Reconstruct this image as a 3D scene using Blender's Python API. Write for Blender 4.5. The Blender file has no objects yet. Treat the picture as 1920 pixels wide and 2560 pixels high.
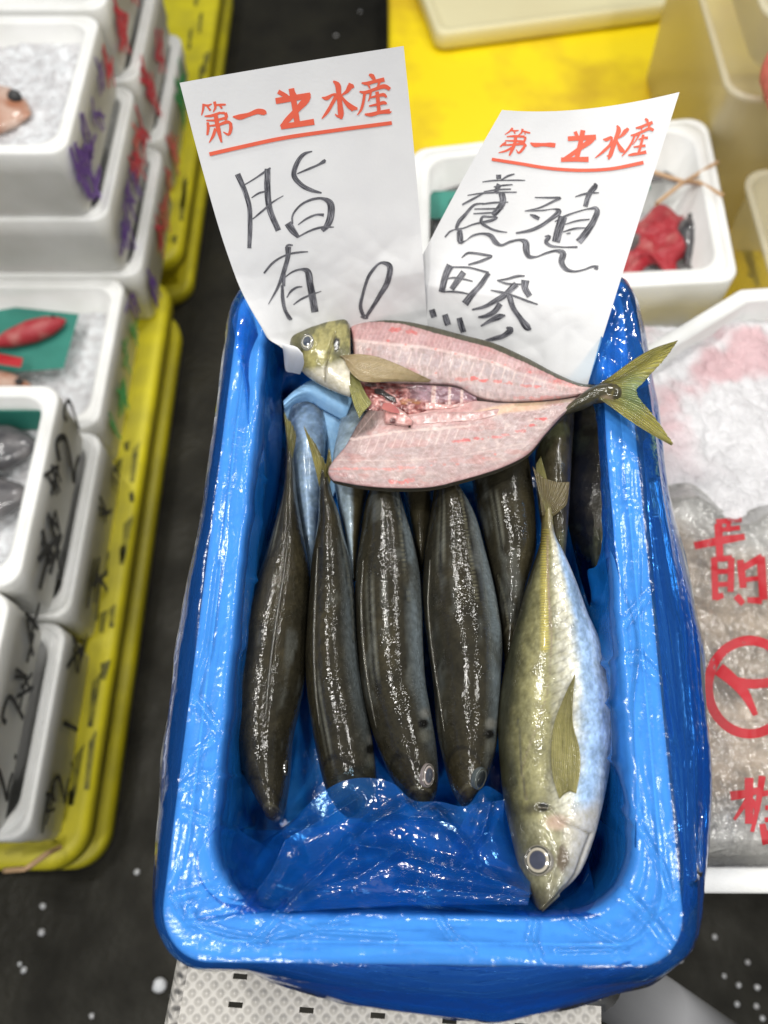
import bpy, bmesh, math, random
import numpy as np
from mathutils import Vector
from mathutils.bvhtree import BVHTree

scene = bpy.context.scene
C = scene.collection
R = math.radians
random.seed(7)
rng = np.random.default_rng(11)

# ------------------------------------------------------------------ camera, world, lamps, exposure
CAM_Z, TILT, FPX = 1.42, R(26.0), 1950.0
cam_d = bpy.data.cameras.new('camera')
cam = bpy.data.objects.new('camera', cam_d)
C.objects.link(cam)
cam.location = (0, 0, CAM_Z)
cam.rotation_euler = (TILT, 0, 0)
cam_d.sensor_fit = 'VERTICAL'
cam_d.sensor_height = 36.0
cam_d.lens = FPX / 2560 * 36.0
cam_d.clip_start = 0.02
cam_d.clip_end = 60
cam_d.dof.use_dof = True
cam_d.dof.focus_distance = 0.62
cam_d.dof.aperture_fstop = 3.6
scene.camera = cam

world = bpy.data.worlds.new('World')
scene.world = world
world.use_nodes = True
world.node_tree.nodes['Background'].inputs[0].default_value = (0.80, 0.88, 1.0, 1)
world.node_tree.nodes['Background'].inputs[1].default_value = 0.17

scene.view_settings.view_transform = 'Standard'
scene.view_settings.look = 'None'
scene.view_settings.exposure = -0.15
scene.view_settings.gamma = 1.0
scene.cycles.use_denoising = True
scene.cycles.transparent_max_bounces = 24
scene.cycles.max_bounces = 8
scene.cycles.sample_clamp_indirect = 6.0
scene.cycles.caustics_reflective = False
scene.cycles.caustics_refractive = False


def lamp(x, y, z, sx, sy, power, target=(0.05, 0.3, 0.7), col=(1, 0.98, 0.94)):
    d = bpy.data.lights.new('ceiling_lamp', 'AREA')
    d.shape = 'RECTANGLE'
    d.size, d.size_y, d.energy, d.color = sx, sy, power, col
    o = bpy.data.objects.new('ceiling_lamp', d)
    C.objects.link(o)
    o.location = (x, y, z)
    o.rotation_euler = (Vector(target) - Vector((x, y, z))).to_track_quat('-Z', 'Y').to_euler()
    return o


# rows of lamps under the market roof
for lx, ly, lz, pw in ((-0.95, 0.15, 3.3, 34), (-1.0, 1.3, 3.3, 30), (0.35, 2.1, 3.4, 32), (1.6, 1.5, 3.4, 20),
                       (1.6, 0.1, 3.4, 24), (0.9, -1.5, 3.3, 32), (-0.6, -1.4, 3.3, 28)):
    lamp(lx, ly, lz, 0.12, 0.40, pw * 0.95)

# ------------------------------------------------------------------ helpers
CA, SA = math.cos(TILT), math.sin(TILT)


def ray(px, py):
    tx = (np.asarray(px, float) - 960) / FPX
    ty = (1280 - np.asarray(py, float)) / FPX
    return np.stack([tx, SA + ty * CA, -CA + ty * SA], -1)


def at(px, py, z):                       # point of the plane at height z that the photograph shows at (px, py)
    d = ray(px, py)
    s = (np.asarray(z, float) - CAM_Z) / d[..., 2]
    return d * s[..., None] + np.array([0, 0, CAM_Z])


def deep(px, py, zc):                    # same, at a depth measured along the view
    return ray(px, py) * np.asarray(zc, float)[..., None] + np.array([0, 0, CAM_Z])


def proj(P):
    P = np.asarray(P, float)
    x, y, z = P[..., 0], P[..., 1], P[..., 2] - CAM_Z
    zc = y * SA - z * CA
    return 960 + FPX * x / zc, 1280 - FPX * (y * CA + z * SA) / zc


def smooth(a, b, x):
    t = np.clip((x - a) / (b - a), 0, 1)
    return t * t * (3 - 2 * t)


_tab = rng.random((64, 64, 64))


def vnoise(P):
    P = np.asarray(P, float)
    i = np.floor(P).astype(int)
    f = P - i
    f = f * f * (3 - 2 * f)
    r = 0
    for a in (0, 1):
        for b in (0, 1):
            for c in (0, 1):
                w = (f[..., 0] if a else 1 - f[..., 0]) * (f[..., 1] if b else 1 - f[..., 1]) * (f[..., 2] if c else 1 - f[..., 2])
                r = r + w * _tab[(i[..., 0] + a) % 64, (i[..., 1] + b) % 64, (i[..., 2] + c) % 64]
    return r


def fbm(P, s=1.0, octv=4):
    P = np.asarray(P, float) * s
    r, a, t = 0, 1.0, 0
    for k in range(octv):
        r = r + a * vnoise(P + 17.3 * k)
        t += a
        a *= 0.5
        P = P * 2.03
    return r / t


def ridged(P, s=1.0, octv=4):
    P = np.asarray(P, float) * s
    r, a, t = 0, 1.0, 0
    for k in range(octv):
        r = r + a * (1 - np.abs(2 * vnoise(P + 9.1 * k) - 1)) ** 3
        t += a
        a *= 0.5
        P = P * 2.1
    return r / t


def crease(P, s=1.0, seed=0, K=7, warp=.35):
    """straight-edged crumples: folded waves in several directions, each fading in and out"""
    P = np.asarray(P, float) * s
    g = np.random.default_rng(100 + int(seed))
    w = np.stack([fbm(P * .7 + 3.3 + seed, 1, 2), fbm(P * .7 + 9.7 + seed, 1, 2), fbm(P * .7 + 5.1 + seed, 1, 2)], -1)
    Q = P + warp * (w - .5) * 2
    r, tot = 0, 0
    for k in range(K):
        d = g.normal(size=3)
        d /= np.linalg.norm(d)
        lam = .6 * 1.45 ** (k % 4)
        x = (Q @ d) * lam + g.random() * 9
        tri = 1 - 2 * np.abs(x - np.floor(x + .5)) * 1.0
        m = smooth(.38, .62, vnoise(P * .8 + 13.1 * k + seed))
        a = 1 / lam
        r = r + a * (tri ** 1.6) * m
        tot += a * .6
    return r / tot


def dseg(px, py, poly):                  # distance to a polyline
    best = np.full(np.shape(px), 1e9)
    for (x0, y0), (x1, y1) in zip(poly[:-1], poly[1:]):
        dx, dy = x1 - x0, y1 - y0
        t = np.clip(((px - x0) * dx + (py - y0) * dy) / (dx * dx + dy * dy + 1e-9), 0, 1)
        best = np.minimum(best, np.hypot(px - x0 - t * dx, py - y0 - t * dy))
    return best


def resample(pts, n, curve=True):
    pts = np.asarray(pts, float)
    d = np.r_[0, np.cumsum(np.linalg.norm(np.diff(pts, axis=0), axis=1))]
    t = np.linspace(0, d[-1], n)
    if curve and len(pts) > 2:
        m = np.gradient(pts, d, axis=0)
        k = np.clip(np.searchsorted(d, t, 'right') - 1, 0, len(d) - 2)
        h = (d[k + 1] - d[k])[:, None]
        s = ((t - d[k])[:, None]) / h
        return ((2 * s ** 3 - 3 * s ** 2 + 1) * pts[k] + (s ** 3 - 2 * s ** 2 + s) * h * m[k]
                + (-2 * s ** 3 + 3 * s ** 2) * pts[k + 1] + (s ** 3 - s ** 2) * h * m[k + 1])
    return np.stack([np.interp(t, d, pts[:, j]) for j in range(pts.shape[1])], 1)


def rowinterp(rows, n):                  # rows of several columns, evenly in row index
    rows = np.asarray(rows, float)
    k = np.arange(len(rows))
    t = np.linspace(0, len(rows) - 1, n)
    m = np.gradient(rows, axis=0)
    i = np.clip(t.astype(int), 0, len(rows) - 2)
    s = (t - i)[:, None]
    return ((2 * s ** 3 - 3 * s ** 2 + 1) * rows[i] + (s ** 3 - 2 * s ** 2 + s) * m[i]
            + (-2 * s ** 3 + 3 * s ** 2) * rows[i + 1] + (s ** 3 - s ** 2) * m[i + 1])


def mesh_obj(name, V, F, mat=None, parent=None, col=None, smooth_=True, uv=None):
    me = bpy.data.meshes.new(name)
    me.from_pydata([tuple(map(float, v)) for v in V], [], [tuple(map(int, f)) for f in F])
    if smooth_:
        me.polygons.foreach_set('use_smooth', [True] * len(me.polygons))
    if col is not None:
        a = me.color_attributes.new('Col', 'FLOAT_COLOR', 'POINT')
        col = np.asarray(col, float)
        if col.shape[1] == 3:
            col = np.c_[col, np.ones(len(col))]
        a.data.foreach_set('color', np.clip(col, 0, 1).astype(np.float32).ravel())
    if uv is not None:
        l = me.uv_layers.new(name='UVMap')
        vi = np.empty(len(me.loops), int)
        me.loops.foreach_get('vertex_index', vi)
        l.data.foreach_set('uv', np.asarray(uv, np.float32)[vi].ravel())
    if mat:
        me.materials.append(mat)
    me.update()
    o = bpy.data.objects.new(name, me)
    C.objects.link(o)
    if parent:
        o.parent = parent
        o.matrix_parent_inverse = parent.matrix_world.inverted()
    return o


def tag(o, label, cat, group=None):
    o['label'] = label
    o['category'] = cat
    if group:
        o['group'] = group
    return o


def empty(name, loc):
    o = bpy.data.objects.new(name, None)
    C.objects.link(o)
    o.location = tuple(map(float, loc))
    o.matrix_world.translation = o.location
    o.empty_display_size = 0.02
    return o


def gridfaces(nu, nv, wrapv=False):
    i = np.arange(nu - 1)[:, None]
    j = np.arange(nv if wrapv else nv - 1)[None, :]
    j2 = (j + 1) % nv
    return np.stack(np.broadcast_arrays(i * nv + j, i * nv + j2, (i + 1) * nv + j2, (i + 1) * nv + j), -1).reshape(-1, 4)


def bvh_of(V, F):
    return BVHTree.FromPolygons([Vector(v) for v in V], [tuple(map(int, f)) for f in F])


def hit(b, px, py):
    d = Vector(ray(px, py)).normalized()
    loc, nor, _, _ = b.ray_cast(Vector((0, 0, CAM_Z)), d)
    if loc is None:
        return None, None
    if nor.dot(d) > 0:
        nor = -nor
    return np.array(loc), np.array(nor)


class MB:                                # collects boxes, tubes and polygons into one mesh
    def __init__(s):
        s.V, s.F = [], []

    def add(s, V, F):
        n = len(s.V)
        s.V += [tuple(map(float, v)) for v in V]
        s.F += [tuple(int(i) + n for i in f) for f in F]

    def box(s, x0, x1, y0, y1, z0, z1, b=0.004):
        bm = bmesh.new()
        bmesh.ops.create_cube(bm, size=1)
        for v in bm.verts:
            v.co = Vector(((x0 + x1) / 2 + v.co.x * (x1 - x0), (y0 + y1) / 2 + v.co.y * (y1 - y0), (z0 + z1) / 2 + v.co.z * (z1 - z0)))
        if b:
            bmesh.ops.bevel(bm, geom=bm.edges[:], offset=b, segments=2, affect='EDGES', profile=0.6)
        bm.verts.index_update()
        s.add([v.co for v in bm.verts], [[v.index for v in f.verts] for f in bm.faces])
        bm.free()

    def tube(s, pts, r, n=8):
        pts = np.asarray(pts, float)
        rr = np.broadcast_to(r, len(pts))
        T = np.gradient(pts, axis=0)
        T /= np.linalg.norm(T, axis=1)[:, None] + 1e-12
        up = np.array([0, 0, 1.0]) if abs(T[0][2]) < 0.9 else np.array([1.0, 0, 0])
        A = np.cross(T, up)
        A /= np.linalg.norm(A, axis=1)[:, None] + 1e-12
        B = np.cross(T, A)
        th = np.linspace(0, 2 * np.pi, n, endpoint=False)
        V = pts[:, None] + rr[:, None, None] * (np.cos(th)[None, :, None] * A[:, None] + np.sin(th)[None, :, None] * B[:, None])
        F = [tuple(f) for f in gridfaces(len(pts), n, True)]
        m = len(pts)
        s.add(V.reshape(-1, 3), F + [tuple(range(n)), tuple(range((m - 1) * n, m * n))])

    def build(s, name, mat, parent=None, smooth_=True):
        return mesh_obj(name, s.V, s.F, mat, parent, smooth_=smooth_)


# ---------------------------------------------------------------- materials
def newmat(name):
    m = bpy.data.materials.new(name)
    m.use_nodes = True
    nt = m.node_tree
    nt.nodes.clear()
    out = nt.nodes.new('ShaderNodeOutputMaterial')
    return m, nt, out


def nd(nt, typ, **kw):
    n = nt.nodes.new(typ)
    for k, v in kw.items():
        if k.startswith('i_'):
            n.inputs[k[2:].replace('_', ' ')].default_value = v
        else:
            setattr(n, k, v)
    return n


def rgba(c):
    return (c[0], c[1], c[2], 1)


def pbr(name, c1, c2=None, scale=8, rough=0.6, rough2=None, bump=0.0, bscale=60, coat=0.0, coatr=0.08, metallic=0.0,
        vcol=False, spec=0.5, sss=0.0, detail=6, bdist=0.002, contrast=(0.35, 0.65), bump2=0.0, b2scale=400):
    m, nt, out = newmat(name)
    L = nt.links
    p = nd(nt, 'ShaderNodeBsdfPrincipled')
    L.new(p.outputs[0], out.inputs[0])
    geo = nd(nt, 'ShaderNodeNewGeometry')
    noi = nd(nt, 'ShaderNodeTexNoise')
    noi.inputs['Scale'].default_value = scale
    noi.inputs['Detail'].default_value = detail
    L.new(geo.outputs['Position'], noi.inputs['Vector'])
    rmp = nd(nt, 'ShaderNodeMapRange')
    rmp.inputs['From Min'].default_value, rmp.inputs['From Max'].default_value = contrast
    L.new(noi.outputs['Fac'], rmp.inputs['Value'])
    if vcol:
        a = nd(nt, 'ShaderNodeVertexColor', layer_name='Col')
        mx = nd(nt, 'ShaderNodeMix', data_type='RGBA', blend_type='MULTIPLY')
        mx.inputs['Factor'].default_value = 1
        L.new(a.outputs['Color'], mx.inputs['A'])
        mm = nd(nt, 'ShaderNodeMix', data_type='RGBA')
        mm.inputs['A'].default_value = rgba(c1)
        mm.inputs['B'].default_value = rgba(c1 if c2 is None else c2)
        L.new(rmp.outputs[0], mm.inputs['Factor'])
        L.new(mm.outputs['Result'], mx.inputs['B'])
        L.new(mx.outputs['Result'], p.inputs['Base Color'])
    else:
        mm = nd(nt, 'ShaderNodeMix', data_type='RGBA')
        mm.inputs['A'].default_value = rgba(c1)
        mm.inputs['B'].default_value = rgba(c1 if c2 is None else c2)
        L.new(rmp.outputs[0], mm.inputs['Factor'])
        L.new(mm.outputs['Result'], p.inputs['Base Color'])
    if rough2 is None:
        p.inputs['Roughness'].default_value = rough
    else:
        r2 = nd(nt, 'ShaderNodeMapRange')
        r2.inputs['To Min'].default_value, r2.inputs['To Max'].default_value = rough, rough2
        L.new(rmp.outputs[0], r2.inputs['Value'])
        L.new(r2.outputs[0], p.inputs['Roughness'])
    p.inputs['Metallic'].default_value = metallic
    p.inputs['Specular IOR Level'].default_value = spec
    p.inputs['Coat Weight'].default_value = coat
    p.inputs['Coat Roughness'].default_value = coatr
    if sss:
        p.inputs['Subsurface Weight'].default_value = sss
        p.inputs['Subsurface Scale'].default_value = 0.004
        p.inputs['Subsurface Radius'].default_value = (1, 0.5, 0.4)
    if bump:
        b = nd(nt, 'ShaderNodeBump')
        b.inputs['Strength'].default_value = bump
        b.inputs['Distance'].default_value = bdist
        n2 = nd(nt, 'ShaderNodeTexNoise')
        n2.inputs['Scale'].default_value = bscale
        n2.inputs['Detail'].default_value = 5
        L.new(geo.outputs['Position'], n2.inputs['Vector'])
        L.new(n2.outputs['Fac'], b.inputs['Height'])
        last = b
        if bump2:
            b2 = nd(nt, 'ShaderNodeBump')
            b2.inputs['Strength'].default_value = bump2
            b2.inputs['Distance'].default_value = 0.0006
            v = nd(nt, 'ShaderNodeTexVoronoi')
            v.inputs['Scale'].default_value = b2scale
            L.new(geo.outputs['Position'], v.inputs['Vector'])
            mk = nd(nt, 'ShaderNodeTexNoise', i_Scale=55.0, i_Detail=3.0)
            L.new(geo.outputs['Position'], mk.inputs['Vector'])
            mr_ = nd(nt, 'ShaderNodeMapRange')
            mr_.inputs['From Min'].default_value, mr_.inputs['From Max'].default_value = 0.42, 0.60
            L.new(mk.outputs['Fac'], mr_.inputs['Value'])
            ml = nd(nt, 'ShaderNodeMath', operation='MULTIPLY')
            L.new(v.outputs['Distance'], ml.inputs[0])
            L.new(mr_.outputs[0], ml.inputs[1])
            L.new(ml.outputs[0], b2.inputs['Height'])
            L.new(b.outputs[0], b2.inputs['Normal'])
            last = b2
        L.new(last.outputs[0], p.inputs['Normal'])
        if coat:
            L.new(last.outputs[0], p.inputs['Coat Normal'])
    return m


def film(name, tint, body, opacity, gloss_r=0.12, bump=0.6, cell=55, fine=260, spec=0.5):
    """thin plastic film: tinted see-through, partly scattering, glossy, crumpled in fine creases"""
    m, nt, out = newmat(name)
    L = nt.links
    geo = nd(nt, 'ShaderNodeNewGeometry')
    wn = nd(nt, 'ShaderNodeTexNoise', i_Scale=30.0, i_Detail=3.0)
    L.new(geo.outputs['Position'], wn.inputs['Vector'])
    ad = nd(nt, 'ShaderNodeMix', data_type='RGBA', blend_type='LINEAR_LIGHT')
    ad.inputs['Factor'].default_value = 0.03
    L.new(geo.outputs['Position'], ad.inputs['A'])
    L.new(wn.outputs['Color'], ad.inputs['B'])
    v = nd(nt, 'ShaderNodeTexVoronoi', feature='DISTANCE_TO_EDGE', i_Scale=float(cell))
    L.new(ad.outputs['Result'], v.inputs['Vector'])
    mr = nd(nt, 'ShaderNodeMapRange')
    mr.inputs['From Max'].default_value = 0.22
    L.new(v.outputs['Distance'], mr.inputs['Value'])
    n2 = nd(nt, 'ShaderNodeTexNoise', i_Scale=float(fine), i_Detail=3.0)
    L.new(geo.outputs['Position'], n2.inputs['Vector'])
    b = nd(nt, 'ShaderNodeBump')
    b.inputs['Strength'].default_value = bump * 0.55
    b.inputs['Distance'].default_value = 0.0016
    L.new(mr.outputs[0], b.inputs['Height'])
    b2 = nd(nt, 'ShaderNodeBump')
    b2.inputs['Strength'].default_value = bump
    b2.inputs['Distance'].default_value = 0.0016
    L.new(n2.outputs['Fac'], b2.inputs['Height'])
    L.new(b.outputs[0], b2.inputs['Normal'])
    tr = nd(nt, 'ShaderNodeBsdfTransparent')
    tr.inputs[0].default_value = rgba(tint)
    df = nd(nt, 'ShaderNodeBsdfDiffuse')
    df.inputs[0].default_value = rgba(body)
    tl = nd(nt, 'ShaderNodeBsdfTranslucent')
    tl.inputs[0].default_value = rgba(body)
    L.new(b.outputs[0], df.inputs['Normal'])
    s1 = nd(nt, 'ShaderNodeMixShader')
    s1.inputs[0].default_value = 0.4
    L.new(df.outputs[0], s1.inputs[1])
    L.new(tl.outputs[0], s1.inputs[2])
    s2 = nd(nt, 'ShaderNodeMixShader')
    s2.inputs[0].default_value = opacity
    L.new(tr.outputs[0], s2.inputs[1])
    L.new(s1.outputs[0], s2.inputs[2])
    gl = nd(nt, 'ShaderNodeBsdfGlossy')
    gl.inputs['Roughness'].default_value = gloss_r
    gl.inputs[0].default_value = (1, 1, 1, 1)
    L.new(b2.outputs[0], gl.inputs['Normal'])
    fr = nd(nt, 'ShaderNodeFresnel')
    fr.inputs[0].default_value = 1.5
    L.new(b2.outputs[0], fr.inputs['Normal'])
    mu = nd(nt, 'ShaderNodeMath', operation='MULTIPLY')
    mu.inputs[1].default_value = spec
    L.new(fr.outputs[0], mu.inputs[0])
    s3 = nd(nt, 'ShaderNodeMixShader')
    L.new(mu.outputs[0], s3.inputs[0])
    L.new(s2.outputs[0], s3.inputs[1])
    L.new(gl.outputs[0], s3.inputs[2])
    L.new(s3.outputs[0], out.inputs[0])
    return m


M = {}
M['foam'] = pbr('white_foam', (0.84, 0.84, 0.82), (0.76, 0.76, 0.73), scale=14, rough=0.6, bump=0.25, bscale=260)
M['foam_main'] = pbr('wet_foam', (0.86, 0.86, 0.86), (0.80, 0.80, 0.80), scale=30, rough=0.5, bump=0.1, bscale=200)
M['film'] = film('blue_film', (0.30, 0.62, 0.98), (0.020, 0.22, 0.86), 0.18, 0.17, 0.22, 34, 150, 0.62)
M['film_in'] = film('blue_film_inside', (0.30, 0.68, 1.0), (0.016, 0.29, 0.95), 0.48, 0.14, 0.34, 22, 110, 0.9)  # same liner film, brightness painted into its inside colour where little light reaches
M['film_skirt'] = film('blue_film_hanging', (0.14, 0.50, 0.95), (0.012, 0.15, 0.72), 0.45, 0.12, 0.4, 26, 110, 1.2)
M['film_pleat'] = film('blue_film_pleat', (0.42, 0.72, 1.0), (0.012, 0.16, 0.80), 0.10, 0.12, 0.3, 26, 110, 1.4)
M['film_loose'] = film('blue_film_loose', (0.46, 0.77, 1.0), (0.016, 0.26, 0.95), 0.22, 0.10, 0.26, 18, 80, 1.3)
M['clear'] = film('clear_bag', (0.93, 0.93, 0.90), (0.8, 0.78, 0.74), 0.22, 0.12, 0.9, 40, 160, 1.6)
M['paper'] = pbr('paper', (0.70, 0.70, 0.70), (0.67, 0.67, 0.675), scale=30, rough=0.75, bump=0.12, bscale=420, bdist=0.0008)
M['red_ink'] = pbr('orange_red_print', (0.74, 0.115, 0.055), (0.70, 0.10, 0.05), scale=80, rough=0.6)
M['floor'] = pbr('wet_asphalt', (0.022, 0.020, 0.013), (0.012, 0.011, 0.008), scale=9, rough=0.5, rough2=0.8, spec=0.25, bump=0.5, bscale=70, bdist=0.006)
M['yellow_dull'] = pbr('worn_yellow_plastic', (0.66, 0.58, 0.012), (0.50, 0.44, 0.020), scale=14, rough=0.5, bump=0.15, bscale=60)
M['yellow'] = pbr('yellow_plastic', (0.88, 0.68, 0.004), (0.66, 0.45, 0.012), scale=7, contrast=(.45, .68), rough=0.45, bump=0.15, bscale=60)
M['grime'] = pbr('scuffed_black', (0.05, 0.05, 0.015), (0.30, 0.27, 0.02), scale=40, rough=0.6)
M['cream'] = pbr('cream_plastic', (0.74, 0.68, 0.42), (0.70, 0.63, 0.38), scale=4, rough=0.5)
M['ice'] = pbr('crushed_ice', (0.80, 0.82, 0.84), (0.58, 0.57, 0.58), scale=60, rough=0.35, bump=1.0, bscale=120, bdist=0.01, sss=0.0)
M['ice_pink'] = pbr('pinkish_ice', (0.78, 0.76, 0.77), (0.52, 0.36, 0.36), scale=16, rough=0.4, bump=1.0, bscale=110, bdist=0.01, contrast=(0.45, 0.75))
M['pad'] = pbr('blue_foam_pad', (0.36, 0.62, 0.90), (0.30, 0.56, 0.86), scale=200, rough=0.8, bump=0.5, bscale=700, bdist=0.0008)
M['skin'] = pbr('wet_fish_skin', (1, 1, 1), (0.72, 0.70, 0.66), scale=180, rough=0.65, coat=0.85, coatr=0.045, vcol=True, spec=0.10,
                bump=0.40, bscale=300, bdist=0.0010, bump2=0.5, b2scale=460, metallic=0.0, contrast=(0.3, 0.7))
M['silver'] = pbr('silver_fish_skin', (1, 1, 1), (0.72, 0.70, 0.60), scale=260, rough=0.42, coat=0.6, coatr=0.07, vcol=True, spec=0.3,
                  bump=0.30, bscale=350, bdist=0.0006, bump2=0.25, b2scale=560, metallic=0.15, contrast=(0.3, 0.7))
M['flesh'] = pbr('raw_flesh', (1, 1, 1), (0.86, 0.80, 0.80), scale=240, rough=0.5, coat=0.5, coatr=0.10, vcol=True, spec=0.3,
                 bump=0.5, bscale=620, bdist=0.0006, bump2=0.35, b2scale=700, sss=0.12)
M['guts'] = pbr('wet_guts', (1, 1, 1), (0.75, 0.6, 0.6), scale=300, rough=0.3, coat=1.0, coatr=0.05, vcol=True,
                bump=0.5, bscale=260, bdist=0.0012, sss=0.2)
M['fin'] = pbr('fin_membrane', (1, 1, 1), (0.8, 0.8, 0.7), scale=300, rough=0.4, coat=0.6, coatr=0.12, vcol=True, bump=0.2, bscale=300)
M['eye'] = pbr('eye', (1, 1, 1), (1, 1, 1), rough=0.15, coat=1.0, coatr=0.02, vcol=True)
M['pipe'] = pbr('grey_pipe', (0.42, 0.42, 0.43), (0.36, 0.36, 0.37), scale=5, rough=0.45)
M['dark_meat'] = pbr('dark_wet_fish', (0.03, 0.03, 0.035), (0.14, 0.13, 0.13), scale=26, rough=0.35, coat=0.8, bump=0.4, bscale=90)
M['orange_fish'] = pbr('orange_fish', (0.36, 0.15, 0.08), (0.58, 0.42, 0.34), scale=30, rough=0.4, coat=0.6, bump=0.3, bscale=90)
M['red_net'] = pbr('red_wrap', (0.34, 0.02, 0.03), (0.46, 0.17, 0.15), scale=25, rough=0.5, bump=0.5, bscale=80, contrast=(0.5, 0.75))
M['red_print'] = pbr('red_print', (0.44, 0.010, 0.02), (0.38, 0.01, 0.016), scale=30, rough=0.5)
M['teal'] = pbr('teal_sheet', (0.03, 0.22, 0.17), (0.02, 0.17, 0.13), scale=20, rough=0.6)
M['sand'] = pbr('brown_seafood', (0.42, 0.34, 0.24), (0.62, 0.56, 0.45), scale=14, rough=0.45, bump=0.8, bscale=40, bdist=0.01)
M['rubber'] = pbr('rubber_band', (0.55, 0.36, 0.20), (0.50, 0.32, 0.18), rough=0.6)
for nm, c in (('purple', (0.13, 0.06, 0.28)), ('crimson', (0.55, 0.05, 0.07)), ('green', (0.05, 0.32, 0.10)), ('black', (0.02, 0.02, 0.02)),
              ('coral', (0.62, 0.14, 0.11))):
    M[nm] = pbr(nm + '_marker', c, tuple(k * 1.5 + 0.03 for k in c), scale=60, rough=0.7)


def marker_mat():
    m, nt, out = newmat('black_marker_streaks')
    L = nt.links
    p = nd(nt, 'ShaderNodeBsdfPrincipled')
    uv = nd(nt, 'ShaderNodeUVMap', uv_map='UVMap')
    mp = nd(nt, 'ShaderNodeMapping')
    mp.inputs['Scale'].default_value = (7, 0.5, 1)
    n = nd(nt, 'ShaderNodeTexNoise', i_Scale=1.6, i_Detail=4.0)
    r = nd(nt, 'ShaderNodeMapRange')
    r.inputs['From Min'].default_value, r.inputs['From Max'].default_value = 0.46, 0.74
    mx = nd(nt, 'ShaderNodeMix', data_type='RGBA')
    mx.inputs['A'].default_value = (0.022, 0.022, 0.030, 1)
    mx.inputs['B'].default_value = (0.42, 0.42, 0.46, 1)
    L.new(uv.outputs[0], mp.inputs[0])
    L.new(mp.outputs[0], n.inputs['Vector'])
    L.new(n.outputs['Fac'], r.inputs['Value'])
    L.new(r.outputs[0], mx.inputs['Factor'])
    L.new(mx.outputs['Result'], p.inputs['Base Color'])
    p.inputs['Roughness'].default_value = 0.6
    L.new(p.outputs[0], out.inputs[0])
    return m


def plate_mat():
    m, nt, out = newmat('tread_plate')
    L = nt.links
    p = nd(nt, 'ShaderNodeBsdfPrincipled')
    tc = nd(nt, 'ShaderNodeNewGeometry')
    w1 = nd(nt, 'ShaderNodeTexWave', i_Scale=52.0, i_Distortion=0.4, bands_direction='DIAGONAL')
    w2 = nd(nt, 'ShaderNodeTexWave', i_Scale=52.0, i_Distortion=0.4, bands_direction='DIAGONAL')
    mp = nd(nt, 'ShaderNodeMapping')
    mp.inputs['Scale'].default_value = (-1, 1, 1)
    mu = nd(nt, 'ShaderNodeMath', operation='MULTIPLY')
    b = nd(nt, 'ShaderNodeBump')
    b.inputs['Strength'].default_value = 0.8
    b.inputs['Distance'].default_value = 0.003
    L.new(tc.outputs['Position'], w1.inputs['Vector'])
    L.new(tc.outputs['Position'], mp.inputs[0])
    L.new(mp.outputs[0], w2.inputs['Vector'])
    L.new(w1.outputs['Fac'], mu.inputs[0])
    L.new(w2.outputs['Fac'], mu.inputs[1])
    L.new(mu.outputs[0], b.inputs['Height'])
    n = nd(nt, 'ShaderNodeTexNoise', i_Scale=14.0, i_Detail=5.0)
    mx = nd(nt, 'ShaderNodeMix', data_type='RGBA')
    mx.inputs['A'].default_value = (0.62, 0.59, 0.54, 1)
    mx.inputs['B'].default_value = (0.46, 0.44, 0.40, 1)
    L.new(tc.outputs['Position'], n.inputs['Vector'])
    L.new(n.outputs['Fac'], mx.inputs['Factor'])
    L.new(mx.outputs['Result'], p.inputs['Base Color'])
    L.new(b.outputs[0], p.inputs['Normal'])
    p.inputs['Roughness'].default_value = 0.45
    L.new(p.outputs[0], out.inputs[0])
    return m


M['marker'] = marker_mat()
M['plate'] = plate_mat()


def bin_mat():
    m, nt, out = newmat('cloudy_cream_plastic')
    L = nt.links
    tr = nd(nt, 'ShaderNodeBsdfTransparent')
    tr.inputs[0].default_value = (0.95, 0.92, 0.82, 1)
    df = nd(nt, 'ShaderNodeBsdfPrincipled')
    df.inputs['Base Color'].default_value = (0.84, 0.80, 0.64, 1)
    df.inputs['Roughness'].default_value = 0.35
    s = nd(nt, 'ShaderNodeMixShader')
    s.inputs[0].default_value = 0.42
    L.new(tr.outputs[0], s.inputs[1])
    L.new(df.outputs[0], s.inputs[2])
    L.new(s.outputs[0], out.inputs[0])
    return m


M['bin'] = bin_mat()

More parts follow.
